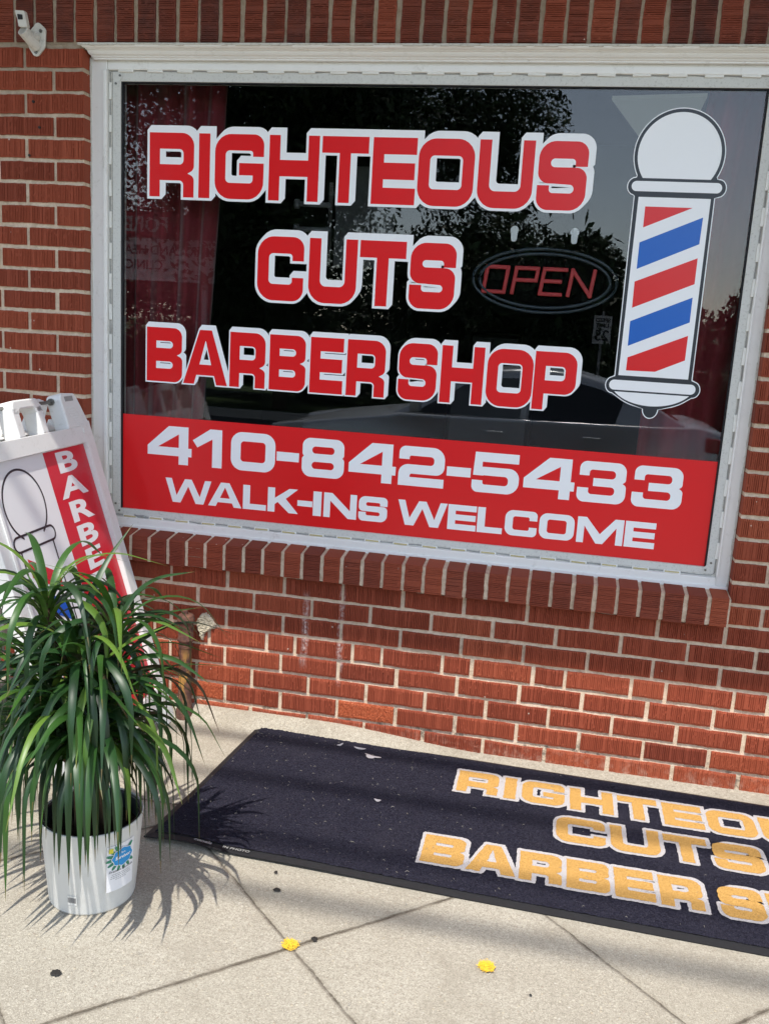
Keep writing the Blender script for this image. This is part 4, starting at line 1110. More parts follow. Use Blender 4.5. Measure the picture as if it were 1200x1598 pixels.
# ------------------------------------------------------------------ floor mat
MA = R(-1.5)
mo = Vector((.345, -.035, 0)); mu = Vector((math.cos(MA), math.sin(MA), 0)); mv = Vector((math.sin(MA), -math.cos(MA), 0))   # u along, v towards the camera
ML, MW = 2.72, .752
def mz(u, v_):
    fl = 1 - sstep(.35, .62, u)
    z = .0095 + fl * (.0024 * math.sin(u * 9.3 + v_ * 2) * math.sin(v_ * 7 + 1) + .0012 * math.sin(u * 13 + 2))
    z += .010 * math.exp(-((u - .11) ** 2 + (v_ - MW) ** 2) / .006) + .006 * math.exp(-((u - .03) ** 2) / .002 - ((v_ - .60) ** 2) / .01)
    z += .006 * max(0, math.sin(u * 3.1 + .6)) * math.exp(-((v_ - MW) ** 2) / .003)
    return z
def mp(u, v_, h=0):
    sk = -.045 * (v_ / MW) * math.exp(-u / .6)      # the short end is slightly skewed
    p = mo + mu * (u + sk) + mv * v_; return (p.x, p.y, mz(u, v_) + h)
fm = empty('floor_mat', 'dark navy carpet mat with gold shop lettering lying along the foot of the wall', 'mat', (1.7, -.42, 0))
def matgrid(name, u0, u1, v0, v1, h, mat, step=.012, noise=0, side=0):
    nu, nv = int((u1 - u0) / step), max(1, int((v1 - v0) / step)); V = []; F = []
    for j in range(nv + 1):
        for i in range(nu + 1):
            V.append(mp(u0 + (u1 - u0) * i / nu, v0 + (v1 - v0) * j / nv, h + (rng.uniform(-noise, noise) if noise else 0)))
    for j in range(nv):
        for i in range(nu):
            a = j * (nu + 1) + i; F.append((a, a + nu + 1, a + nu + 2, a + 1))
    return obj(name, V, F, mat, fm, smooth=True)
bw = .020
carp = matgrid('carpet', bw, ML - bw, bw, MW - bw, .0012, M['mat'], .0045, .0013)
V = []; F = []
n = 260; per = []
for i in range(n): per.append((ML * i / n, 0))
for i in range(70): per.append((ML, MW * i / 70))
for i in range(n): per.append((ML * (1 - i / n), MW))
for i in range(70): per.append((0, MW * (1 - i / 70)))
for (u, v_) in per:
    cu_ = min(max(u, bw + .002), ML - bw - .002); cv_ = min(max(v_, bw + .002), MW - bw - .002)
    a = mp(u, v_); b_ = mp(cu_, cv_)
    V += [(a[0], a[1], max(.0006, a[2] - .0085)), (a[0], a[1], a[2] - .0055), (b_[0], b_[1], b_[2] - .001)]
k = len(per)
for i in range(k):
    j = (i + 1) % k
    F += [(3 * i, 3 * j, 3 * j + 1, 3 * i + 1), (3 * i + 1, 3 * j + 1, 3 * j + 2, 3 * i + 2)]
obj('rubber_border', V, F, M['rubber'], fm, smooth=False)
# woven lettering: outlines subdivided and slightly ragged
def fuzzy(pts, amp, step=.006):
    out = []
    for i in range(len(pts)):
        a, b = Vector(pts[i]), Vector(pts[(i + 1) % len(pts)]); n_ = max(1, int((b - a).length / step))
        for q in range(n_):
            p = a.lerp(b, q / n_); out.append((p.x + rng.uniform(-amp, amp), p.y + rng.uniform(-amp, amp)))
    return out
def mat_line(spec, ytop, ybot, s_, t_):
    """spec in world x; baseline at world y=ybot, cap line ytop"""
    H = ytop - ybot
    v, f, ov, of = [], [], [], []
    def pw(x, y, h):
        d = Vector((x, y, 0)) - mo; u = d.dot(mu); w_ = d.dot(mv); return (x, y, mz(u, w_) + h)
    for li, (ch, x0, x1) in enumerate(spec):
        for c in [glyph(ch, (x1 - x0) / H, s_, t_)]:
            sl_ = -.0262
            cur = [[(x0 + px * H, ybot + (x0 - spec[0][1]) * sl_ + pz * H, rr * H) for px, pz, rr in k_] for k_ in c]
            inn = [fuzzy(rounded(k_), .0011) for k_ in cur]
            cdt_polys(inn, lambda x, y: pw(x, y, .0046), v, f)
            for (dx, dy, lay) in ((0, 0, 0), (.003, .003, 1)):
                oc = [q for q in (offset(k_, .0092) for k_ in cur) if q is not None]
                out = [fuzzy([(x + dx, y + dy) for x, y in rounded(k_)], .0012) for k_ in oc]
                cdt_polys(out, lambda x, y: pw(x, y, .0034 + lay * .0002 + .0001 * (li % 2)), ov, of)
    o = obj('gold_lettering', v, f, M['gold'], fm); obj('white_edging', ov, of, M['wpile'], o); return o
L1 = [('R', 1.059, 1.185), ('I', 1.204, 1.240), ('G', 1.258, 1.386), ('H', 1.402, 1.530), ('T', 1.544, 1.660), ('E', 1.674, 1.788), ('O', 1.800, 1.936), ('U', 1.950, 2.082), ('S', 2.095, 2.215)]
L2 = [('C', 1.363, 1.500), ('U', 1.514, 1.648), ('T', 1.660, 1.777), ('S', 1.790, 1.920)]
L3 = [('B', 1.011, 1.125), ('A', 1.133, 1.262), ('R', 1.270, 1.380), ('B', 1.392, 1.502), ('E', 1.514, 1.614), ('R', 1.626, 1.732), ('S', 1.772, 1.880), ('H', 1.892, 2.005), ('O', 2.015, 2.135), ('P', 2.145, 2.255)]
mat_line(L1, -.158, -.290, .25, .27); mat_line(L2, -.352, -.484, .25, .27); mat_line(L3, -.560, -.692, .25, .27)
# maker's mark woven in the border
fv, ff = font_mesh('conels', .016, .0006, align='LEFT', sx=1.15); gv, gf = font_mesh('IN PHOTO', .013, .0002, align='LEFT', sx=1.15)
for (vv_, ff_, u0) in ((fv, ff, .132), (gv, gf, .208)):
    obj('makers_mark', [mp(u0 + x, MW - .0045 - y, .0018) for x, y in vv_], ff_, M['wire'], fm)
# grass clippings, bits of leaf and fluff lying on the mat and the pavement
v, f = [], []
def blade(x, y, z, L, wd, a, curl):
    b0 = len(v); n_ = 4
    for i in range(n_ + 1):
        t_ = i / n_; aa = a + curl * (t_ - .5)
        px = x + L * (t_ - .5) * math.cos(a) - .5 * L * curl * (t_ - .5) ** 2 * math.sin(a); py = y + L * (t_ - .5) * math.sin(a) + .5 * L * curl * (t_ - .5) ** 2 * math.cos(a)
        hw = wd * (1 - abs(2 * t_ - 1) ** 2 * .8) / 2; zz = z + .003 * math.sin(t_ * 3)
        v.append((px - hw * math.sin(aa), py + hw * math.cos(aa), zz)); v.append((px + hw * math.sin(aa), py - hw * math.cos(aa), zz + .0008))
    for i in range(n_): f.append((b0 + 2 * i, b0 + 2 * i + 2, b0 + 2 * i + 3, b0 + 2 * i + 1))
rg = random.Random(21)
for i in range(420):
    u = abs(rg.gauss(0, .7)); w_ = rg.uniform(.02, MW - .03)
    if u > 2.2: continue
    p = mp(u + .02, w_, .004); blade(p[0], p[1], p[2], rg.uniform(.002, .0085) * (2.2 if rg.random() < .08 else 1), rg.uniform(.0004, .0010), rg.uniform(0, 6.28), rg.uniform(-1.0, 1.0))
for i in range(60):
    x = rg.uniform(.0, 1.9); y = rg.uniform(-1.4, -.05); 
    blade(x, y, .004, rg.uniform(.004, .012), rg.uniform(.001, .002), rg.uniform(0, 6.28), rg.uniform(-1, 1))
tag(obj('lawn_clippings', v, f, M['dry']), 'scattered dry grass clippings and fluff on the navy mat', 'clippings', kind='stuff')
def leafbit(name, x, y, a, L, wd, mat, label, cat, grp=None, lob=0):
    d = Vector((x, y, 0)) - mo; u = d.dot(mu); w_ = d.dot(mv)
    z = (mz(u, w_) + .005) if (0 < u < ML and 0 < w_ < MW) else .004
    pts = []
    n_ = 18
    for i in range(n_):
        t_ = 2 * math.pi * i / n_; r_ = 1 + lob * math.sin(t_ * 3 + 1) + rg.uniform(-.12, .12)
        px, py = L / 2 * math.cos(t_) * r_, wd / 2 * math.sin(t_) * r_
        pts.append((px * math.cos(a) - py * math.sin(a), px * math.sin(a) + py * math.cos(a), .0025 * math.cos(t_ * 2)))
    V = [(x + p[0], y + p[1], z + p[2] + .002) for p in pts] + [(x, y, z + .004)] + [(x + p[0], y + p[1], z + p[2] + .001) for p in pts] + [(x, y, z + .003)]
    F = [(i, (i + 1) % n_, n_) for i in range(n_)] + [(n_ + 1 + (i + 1) % n_, n_ + 1 + i, 2 * n_ + 1) for i in range(n_)]
    return tag(obj(name, V, F, mat), label, cat, grp)
leafbit('dry_leaf', .770, -.155, -.2, .050, .020, M['litter'], 'curled pale leaf scrap on the upper part of the navy mat', 'leaf', 'leaf scraps on the mat', .25)
leafbit('dry_leaf', .652, -.108, .9, .026, .006, M['litter'], 'small upright pale leaf sliver near the upper left of the mat', 'leaf', 'leaf scraps on the mat')
leafbit('dry_leaf', .720, -.112, -.1, .040, .006, M['litter'], 'long thin pale sliver just left of the curled leaf scrap on the mat', 'leaf', 'leaf scraps on the mat')
leafbit('dry_leaf', .845, -.425, -.1, .022, .008, M['litter'], 'small white scrap in the middle of the bare part of the mat', 'leaf', 'leaf scraps on the mat')
# spots on the pavement
def splat(name, x, y, r0, mat, label, cat, seed, grp, h=.0022, dots=0, rag=.55):
    rg2 = random.Random(seed); V = []; F = []; n_ = 64
    ph_ = [(k_, rg2.uniform(0, 6.28), rg2.uniform(.2, 1) / k_ ** .6) for k_ in (2, 3, 5, 8, 13, 21)]
    rr_ = [r0 * (1 + rag * .5 * sum(a_ * math.sin(k_ * 2 * math.pi * i / 64 + p_) for k_, p_, a_ in ph_) + rg2.uniform(-.04, .04)) for i in range(n_)]
    V.append((x, y, .0045 + h))
    for k_, (s2, hh) in enumerate(((.6, h * .9), (.9, h * .6), (1, .0004))):
        for i in range(n_):
            t_ = 2 * math.pi * i / n_; V.append((x + rr_[i] * s2 * math.cos(t_), y + rr_[i] * s2 * math.sin(t_) * .92, .0045 + hh))
    F += [(0, 1 + i, 1 + (i + 1) % n_) for i in range(n_)]
    for k_ in range(2):
        for i in range(n_): F.append((1 + k_ * n_ + i, 1 + (k_ + 1) * n_ + i, 1 + (k_ + 1) * n_ + (i + 1) % n_, 1 + k_ * n_ + (i + 1) % n_))
    for d_ in range(dots):
        a = rg2.uniform(0, 6.28); rad = .0175 * rg2.random() ** .62 * (1 + .35 * (rg2.random() ** 4)); s3 = rg2.uniform(.0005, .0015); b0 = len(V)
        V += [(x + rad * math.cos(a) + s3 * math.cos(q), y + rad * math.sin(a) + s3 * math.sin(q), .0049 + .000003 * d_) for q in (0, 1.2, 2.4, 3.7, 5)]; F.append(tuple(range(b0, b0 + 5)))
    return tag(obj(name, V, F, mat, smooth=False), label, cat, grp)
gp = 'yellow paint spots on the pavement'
splat('paint_spot', .781, -1.0887, .004, M['yellow'], 'yellow paint spot where two pavement joints cross', 'paint spot', 1, gp, .0002, 900, .10)
splat('paint_spot', 1.219, -1.041, .004, M['yellow'], 'yellow paint spot alone on the slab below the mat', 'paint spot', 2, gp, .0002, 900, .10)
gp = 'dark gum spots on the pavement'
splat('gum_spot', .690, -.903, .0085, M['gum'], 'round dark gum spot just below the near edge of the mat', 'gum spot', 3, gp)
splat('gum_spot', .333, -1.3065, .011, M['gum'], 'dark oval gum spot at the lower left in front of the pot', 'gum spot', 4, gp)
splat('gum_spot', .828, -1.055, .0075, M['gum'], 'dark gum spot on the joint beside the yellow paint crossing', 'gum spot', 5, gp)
splat('gum_spot', .665, -.834, .005, M['gum'], 'tiny dark gum spot touching the shadowed edge below the mat label', 'gum spot', 6, gp)
splat('gum_spot', 1.318, -1.105, .003, M['gum'], 'tiny black speck on the slab to the right of the lone yellow spot', 'gum spot', 7, gp)

# ------------------------------------------------------------------ potted dracaena
pp = empty('potted_plant', 'bushy dracaena with long arching narrow leaves in a white pot on the pavement', 'potted plant', (.262, -1.022, 0))
PCX, PCY, PH = .262, -1.022, .212
mb = MB(); mb.lathe((PCX, PCY, 0), [(.0, .004), (.094, .004), (.0985, .0), (.1005, .006), (.1175, PH - .004), (.1185, PH), (.1165, PH + .0015), (.1145, PH - .002), (.112, PH - .03), (.108, .10)], 72)
pot = mb.build('pot', M['pot'], pp, smooth=True)
mb = MB(); mb.lathe((PCX, PCY, 0), [(.100, .12), (.1115, PH - .006), (.1120, PH - .001), (.1095, PH - .001), (.1080, PH - .006), (.105, .13)], 56); mb.build('nursery_pot', M['growpot'], pp, smooth=True)
mb = MB(); n_ = 40; mb.v = [(PCX, PCY, .172)]
for r_ in (.03, .06, .085, .1075):
    mb.v += [(PCX + r_ * math.cos(2 * math.pi * i / n_), PCY + r_ * math.sin(2 * math.pi * i / n_), .168 + rng.uniform(-.005, .005)) for i in range(n_)]
mb.f = [(0, 1 + i, 1 + (i + 1) % n_) for i in range(n_)]
for k_ in range(3): mb.f += [(1 + k_ * n_ + i, 1 + (k_ + 1) * n_ + i, 1 + (k_ + 1) * n_ + (i + 1) % n_, 1 + k_ * n_ + (i + 1) % n_) for i in range(n_)]
mb.mi = [0] * len(mb.f); mb.build('soil', M['soil'], pp)
# label stuck in the rim, and the barcode sticker
def on_pot(s_, z, out=.0):
    """s_ metres round the pot from the camera-facing point, z height"""
    rad = .1005 + (.1175 - .1005) * z / PH + out
    a0 = math.atan2(-2.8402 - PCY, 1.262 - PCX); a = a0 + s_ / .11
    return (PCX + rad * math.cos(a), PCY + rad * math.sin(a), z)
def pot_patch(name, s0, s1, z0, z1, out, mat, parent, lift=0, shape=None):
    nx_, nz_ = 14, 8; V = []; F = []
    if shape:
        v2, f2 = [], []
        flat_polys([shape], lambda x, z: on_pot(x, z, out + lift * max(0, 1 - (z - z0) / .05)), v2, f2); return obj(name, v2, f2, mat, parent)
    for j in range(nz_ + 1):
        for i in range(nx_ + 1):
            V.append(on_pot(s0 + (s1 - s0) * i / nx_, z0 + (z1 - z0) * j / nz_, out + lift * (1 - j / nz_)))
    for j in range(nz_):
        for i in range(nx_): F.append((j * (nx_ + 1) + i, j * (nx_ + 1) + i + 1, (j + 1) * (nx_ + 1) + i + 1, (j + 1) * (nx_ + 1) + i))
    return obj(name, V, F, mat, parent)
T0, T1_, Z0, Z1 = .030, .102, .058, .176
tg = pot_patch('plant_tag', T0, T1_, Z0, Z1, .0016, M['tagwhite'], pot, .004)
tg2 = tg
def badge(cx_, cz_, rx_, rz_, n_=60, wav=.05): return [(cx_ + rx_ * (1 + wav * math.cos(8 * 2 * math.pi * i / n_)) * math.cos(2 * math.pi * i / n_), cz_ + rz_ * (1 + wav * math.cos(8 * 2 * math.pi * i / n_)) * math.sin(2 * math.pi * i / n_)) for i in range(n_)]
bd = .0045
for k_ in range(16):
    a = 2 * math.pi * k_ / 16 + .1; c_ = (.068 + .030 * math.cos(a), .142 + .026 * math.sin(a))
    lf = [(c_[0] + .011 * math.cos(q) * math.cos(a) - .004 * math.sin(q) * math.sin(a), c_[1] + .011 * math.cos(q) * math.sin(a) + .004 * math.sin(q) * math.cos(a)) for q in [2 * math.pi * i / 12 for i in range(12)]]
    if max(p[0] for p in lf) < T1_ and max(p[1] for p in lf) < Z1:
        v2, f2 = [], []; flat_polys([lf], lambda x, z: on_pot(x, z, bd - .0008 + .00003 * k_), v2, f2); obj('printed_leaf', v2, f2, M['taggreen'], pot)
def pot_blob(name, sh, out, mat):
    cx_ = sum(p[0] for p in sh) / len(sh); cz_ = sum(p[1] for p in sh) / len(sh); V = [on_pot(cx_, cz_, out)]; F = []; n_ = len(sh)
    for k_ in range(1, 6): V += [on_pot(cx_ + (p[0] - cx_) * k_ / 5, cz_ + (p[1] - cz_) * k_ / 5, out) for p in sh]
    F += [(0, 1 + i, 1 + (i + 1) % n_) for i in range(n_)]
    for k_ in range(4): F += [(1 + k_ * n_ + i, 1 + (k_ + 1) * n_ + i, 1 + (k_ + 1) * n_ + (i + 1) % n_, 1 + k_ * n_ + (i + 1) % n_) for i in range(n_)]
    return obj(name, V, F, M[mat], pot)
for nm, sh, o_, m_ in (('badge_edge', badge(.068, .142, .027, .0235), bd, 'tagwhite'), ('badge', badge(.068, .142, .0255, .022), bd + .0003, 'tagblue'), ('corner_flash', [(.034, .160), (.044, .160), (.044, .172), (.034, .172)], bd, 'tagyellow')):
    pot_blob(nm, sh, o_, m_)
def pot_text(txt, size, s_, z, mat, off=.0002, out=bd + .0006, sx=1.0, shear=0):
    fv, ff = font_mesh(txt, size, off, sx=sx, shear=shear); obj('tag_print', [on_pot(s_ + x, z + y, out) for x, y in fv], ff, mat, pot)
pot_text("I'm a", .0065, .067, .1515, M['tagwhite']); pot_text('Survivor', .0115, .068, .1385, M['tagwhite'], .0004, shear=.2)
pot_text('Dracaena Marginata', .0078, .066, .1075, M['taggrey'], .0001, shear=.25)
for i, L in enumerate((.048, .052, .054, .030)):
    z = .1005 - i * .0048; x = .066 - L / 2
    while x < .066 + L / 2:
        l2 = rng.uniform(.0025, .006); q = [(x, z), (min(x + l2, .066 + L / 2), z), (min(x + l2, .066 + L / 2), z + .0014), (x, z + .0014)]
        v2, f2 = [], []; flat_polys([q], lambda a, b: on_pot(a, b, bd + .0004), v2, f2); x += l2 + .0012
        if 'acc' not in globals(): acc = ([], [])
        b0 = len(acc[0]); acc[0].extend(v2); acc[1].extend(tuple(k_ + b0 for k_ in p) for p in f2)
obj('tag_print', acc[0], acc[1], M['wire'], pot)
bc_ = pot_patch('barcode_sticker', -.062, -.036, .030, .054, .0012, M['pot'], pot)
v2, f2 = [], []; x = -.060
while x < -.040:
    l2 = rng.uniform(.0005, .0015); flat_polys([[(x, .036), (x + l2, .036), (x + l2, .050), (x, .050)]], lambda a, b: on_pot(a, b, .0018), v2, f2); x += l2 + rng.uniform(.0005, .0014)
obj('barcode', v2, f2, M['taggrey'], bc_)
# canes and heads
heads = [((.170, -1.050, .700), 26, .35, 70, 0), ((.320, -1.020, .655), 18, .33, 70, .1), ((.245, -1.060, .575), 34, .38, 50, 0), ((.150, -1.030, .520), 36, .40, 44, 0),
         ((.305, -1.050, .510), 38, .40, 46, .1), ((.255, -1.095, .440), 44, .42, 42, 0), ((.215, -.985, .580), 26, .36, 45, 0), ((.185, -1.080, .420), 40, .40, 40, 0), ((.310, -1.085, .420), 42, .40, 38, 0), ((.265, -1.060, .370), 40, .34, 42, 0), ((.215, -1.030, .385), 34, .34, 42, 0)]
for k_, (h_, *_r) in enumerate(heads):
    bx_, by_ = PCX + .035 * math.cos(k_ * 2.1), PCY + .035 * math.sin(k_ * 2.1)
    mid = (bx_ + (h_[0] - bx_) * .3, by_ + (h_[1] - by_) * .3, .17 + (h_[2] - .17) * .55)
    mb = MB(); mb.tube([(bx_, by_, .15), mid, (h_[0], h_[1], h_[2] - .02), (h_[0], h_[1], h_[2] + .04)], [.0105, .009, .0075, .004], 10); mb.build('stem', M['cane'], pp, smooth=True)
def leaf_strip(V, F, Cc, base, az, el, L, W_, bend, tint, twist=0.0, red=False):
    n_ = 14; b0 = len(V); p = Vector(base); ds = L / n_
    d_az = rng.uniform(-.25, .25)
    for i in range(n_ + 1):
        t_ = i / n_
        e = el - bend * (min(1, t_ * 1.25) ** 1.0) ; e = max(e, -R(88))
        a = az + d_az * t_
        d = Vector((math.cos(e) * math.cos(a), math.cos(e) * math.sin(a), math.sin(e)))
        if i: p = p + d * ds
        # stay clear of the pot and the ground
        rx_, ry_ = p.x - PCX, p.y - PCY; rr_ = math.hypot(rx_, ry_)
        if p.z < PH + .02 and rr_ < .128 and rr_ > 1e-4 and rr_ > .06: p.x, p.y = PCX + rx_ / rr_ * .1275, PCY + ry_ / rr_ * .1275
        if p.z < .02: p.z = .02
        side = Vector((-math.sin(a), math.cos(a), 0)); tw = twist * t_
        nrm = side.cross(d).normalized(); s2 = side * math.cos(tw) + nrm * math.sin(tw); n2 = s2.cross(d)
        wd = W_ * (.62 + .38 * min(1, t_ * 5)) * (1 if t_ < .45 else max(.02, 1 - ((t_ - .45) / .55) ** 1.3))
        V += [tuple(p - s2 * wd / 2), tuple(p - n2 * wd * .16), tuple(p + s2 * wd / 2)]
    for i in range(n_):
        k2 = b0 + 3 * i
        F += [(k2, k2 + 1, k2 + 4, k2 + 3), (k2 + 1, k2 + 2, k2 + 5, k2 + 4)]
        for _ in range(2): Cc.append((tint, (i + .5) / n_, 1.0 if red else 0.0, 1))
for (h_, cnt, L0, el0, bias) in heads:
    V, F, Cc = [], [], []
    for i in range(cnt):
        q = i / cnt                      # 0 = outermost and lowest, 1 = youngest upright leaves
        az = i * 2.39996 + rng.uniform(-.25, .25)
        el = R(min(86, rng.gauss(el0 + 14 + 34 * q ** 1.5, 11))); bend = R(rng.gauss(182 - 105 * q ** 2.0, 16))
        L = L0 * rng.uniform(.78, 1.12) * (1 - .22 * q ** 3); base = (h_[0] + .010 * math.cos(az), h_[1] + .010 * math.sin(az), h_[2] - .03 + .065 * q)
        tint = min(1, max(0, rng.gauss(.40, .25) + .3 * (q > .75)))
        leaf_strip(V, F, Cc, base, az, el, L, rng.uniform(.0140, .0205) * (.55 if rng.random() < .15 else 1), bend, tint, rng.uniform(-.9, .9), rng.random() < .025)
    o = obj('foliage', V, F, M['leaf'], pp, smooth=True)
    at = o.data.color_attributes.new('lcol', 'FLOAT_COLOR', 'CORNER'); at.data.foreach_set('color', np.repeat(np.array(Cc, dtype=np.float32), 4, axis=0).ravel())
# a few fallen dry tips beside the rear foot

# ------------------------------------------------------------------ canopy and overhead lines (they cast the shadows on wall and pavement)
cp_ = empty('shop_canopy', 'flat white canopy over the shopfront that shades the upper wall', 'canopy', (.4, -.6, 3.0))
mb = MB(); mb.box(-3.2, 4.2, -1.27, -.004, 3.0, 3.04); mb.build('canopy_roof', M['soffit'], cp_, bevel=.005)
mb = MB(); mb.box(-3.2, 4.2, -1.30, -1.272, 2.985, 3.16); mb.build('fascia', M['soffit'], cp_, bevel=.005)
for (gy, Hh, rad, lab) in ((-.92, 8.2, .024, 'outermost'), (-.69, 7.6, .016, 'second'), (-.385, 7.9, .021, 'third'), (-.12, 7.2, .022, 'nearest')):
    sx_, sy_ = SUN.x / SUN.z, SUN.y / SUN.z
    y = gy + sy_ * Hh; pts = [(x, y + .0 * x, Hh + .0002 * (x) ** 2) for x in range(-20, 21, 4)]
    mb = MB(); mb.tube(pts, rad, 8)
    tag(mb.build('overhead_cable', M['cable'], None, smooth=True), 'black overhead cable along the street, %s of the four from the street side' % lab, 'cable', 'overhead cables along the street')

# ------------------------------------------------------------------ across the street (seen mirrored in the glass)
def crown(name, cx_, cy_, cz_, rx_, ry_, rz_, n_, size, mat, parent, seed, lobes=9):
    r_ = np.random.default_rng(seed)
    L = [(r_.normal(0, .45, 3), r_.uniform(.38, .7)) for _ in range(lobes)]
    cnt = [int(n_ / lobes)] * lobes
    P = []
    for (c_, s_), k_ in zip(L, cnt):
        d = r_.normal(0, 1, (k_, 3)); d /= np.linalg.norm(d, axis=1)[:, None]
        rad = s_ * r_.uniform(.35, 1.08, (k_, 1)) ** .6
        P.append(c_ + d * rad)
    P = np.vstack(P) * np.array([rx_, ry_, rz_]) + np.array([cx_, cy_, cz_])
    core = int(n_ * .14); Q = np.vstack([c_ + r_.normal(0, 1, (int(core / lobes), 3)) * s_ * .33 for c_, s_ in L]) * np.array([rx_, ry_, rz_]) + np.array([cx_, cy_, cz_])
    nP = len(P); P = np.vstack([P, Q])
    k_ = len(P); a = r_.normal(0, 1, (k_, 3)); a /= np.linalg.norm(a, axis=1)[:, None]; b = np.cross(a, r_.normal(0, 1, (k_, 3))); b /= np.linalg.norm(b, axis=1)[:, None]
    s_ = size * r_.uniform(.6, 1.3, (k_, 1)); s_[nP:] *= 2.3
    V = np.stack([P - a * s_, P - b * s_ * .45, P + a * s_, P + b * s_ * .45], 1).reshape(-1, 3)
    F = [(4 * i, 4 * i + 1, 4 * i + 2, 4 * i + 3) for i in range(k_)]
    o = obj(name, V.tolist(), F, mat, parent)
    at = o.data.color_attributes.new('lcol', 'FLOAT_COLOR', 'CORNER'); c = r_.uniform(0, 1, k_); col = np.stack([c, c, c, np.ones(k_)], 1).astype(np.float32)
    at.data.foreach_set('color', np.repeat(col, 4, axis=0).ravel()); return o
def tree(x, y, h, rx_, rz_, label, seed, mat='fol1', n_=9000, size=.13, trunk=.16, cz=None):
    t_ = empty('street_tree', label, 'tree', (x, y, -.42), 'trees across the street')
    cz = cz if cz is not None else h - rz_
    mb = MB(); mb.tube([(x, y, -.42), (x + .05, y, cz * .5), (x, y, cz + rz_ * .2)], [trunk, trunk * .8, trunk * .4], 12)
    rg3 = random.Random(seed)
    for k_ in range(7):
        a = k_ * .9 + rg3.random(); zz = cz * rg3.uniform(.55, .95)
        mb.tube([(x, y, zz), (x + rx_ * .45 * math.cos(a), y + rx_ * .45 * math.sin(a), zz + rz_ * .5)], [trunk * .35, trunk * .1], 7)
    mb.build('trunk', M['bark'], t_, smooth=True)
    crown('crown', x, y, cz, rx_, rx_, rz_, n_, size, M[mat], t_, seed)
    return t_
tree(-4.6, -15.6, 9.3, 3.7, 3.7, 'tall dark tree mirrored behind the RIGHTEOUS lettering', 3, n_=110000, size=.06, cz=5.2)
tree(.75, -15.2, 4.1, 1.75, 1.55, 'small dark tree mirrored around the OPEN sign', 5, n_=45000, size=.055, cz=2.35)
tree(4.9, -22, 3.2, 2.0, 1.6, 'low tree mirrored at the right edge of the window', 8, n_=7000, size=.12, cz=1.6)
tree(-10.5, -19, 4.6, 3.0, 2.4, 'leafy tree mirrored in the left edge of the window', 9, n_=16000, size=.10, cz=2.0)
tree(-2.0, -24, 5.0, 4.2, 2.6, 'broad tree mirrored behind the CUTS lettering', 12, n_=16000, size=.11, cz=2.2)
hd = empty('hedge', 'long dark hedge across the street mirrored above the car', 'hedge', (-2, -19, -.42))
for i in range(9):
    crown('hedge_foliage', -13 + i * 3.0, -18.6 + .5 * math.sin(i * 2.0), .25, 2.3, 1.2, 1.15 + .25 * math.sin(i * 1.7), 3200, .13, M['fol2' if i % 2 else 'fol1'], hd, 40 + i, 5)
# clinic signboard, faces the shop so that the glass shows it mirrored
sg_ = empty('clinic_signboard', 'pale signboard lettered MARYLAND HEALTH CLINICS, mirrored over the left curtain', 'sign', (-7.1, -15.9, -.42))
SY = -12.9
def board(x0, x1, z0, z1, mat, name, y=SY, th=.05):
    mb = MB(); mb.box(x0, x1, y - th, y, z0, z1); return mb.build(name, M[mat], sg_)
sg_.location = (-5.8, SY, -.42)
board(-7.2, -5.05, 1.98, 2.72, 'signwhite', 'board'); board(-7.2, -5.9, 2.74, 3.18, 'signred', 'header_board')
mb = MB(); mb.box(-7.0, -6.9, SY - .12, SY - .055, -.42, 2.7); mb.build('post', M['pole'], sg_)
mb = MB(); mb.box(-5.3, -5.2, SY - .12, SY - .055, -.42, 2.7); mb.build('post', M['pole'], sg_)
def board_text(txt, size, x, z, mat, sx=1, off=.004):
    fv, ff = font_mesh(txt, size, off, sx=sx)
    # read from the shop side (+y): x runs towards -x
    obj('board_lettering', [(x - px, SY + .003, z + py) for px, py in fv], [p[::-1] for p in ff], M[mat], sg_)
board_text('FOREST', .36, -6.55, 2.84, 'signwhite', 1.0, .01); board_text('MARYLAND HEALTH', .23, -6.12, 2.44, 'signblack'); board_text('CLINICS', .23, -6.45, 2.18, 'signblack'); board_text('5882', .12, -5.3, 2.03, 'signblack')
sp = empty('speed_sign', 'white SPEED LIMIT 25 sign on a post, mirrored left of the barber pole sticker', 'sign', (1.86, -15.0, -.42))
mb = MB(); mb.box(1.69, 2.0, -13.83, -13.80, 1.33, 1.82); sp.location = (1.86, -13.8, -.42)
mb.build('plate', M['signwhite'], sp)
mb = MB(); mb.box(1.82, 1.87, -13.88, -13.831, -.42, 1.9); mb.build('post', M['pole'], sp)
for txt, sz, z in (('SPEED', .095, 1.71), ('LIMIT', .095, 1.62), ('25', .26, 1.39)):
    fv, ff = font_mesh(txt, sz, .003); obj('plate_lettering', [(1.845 - px, -13.796, z + py) for px, py in fv], [p[::-1] for p in ff], M['signblack'], sp)

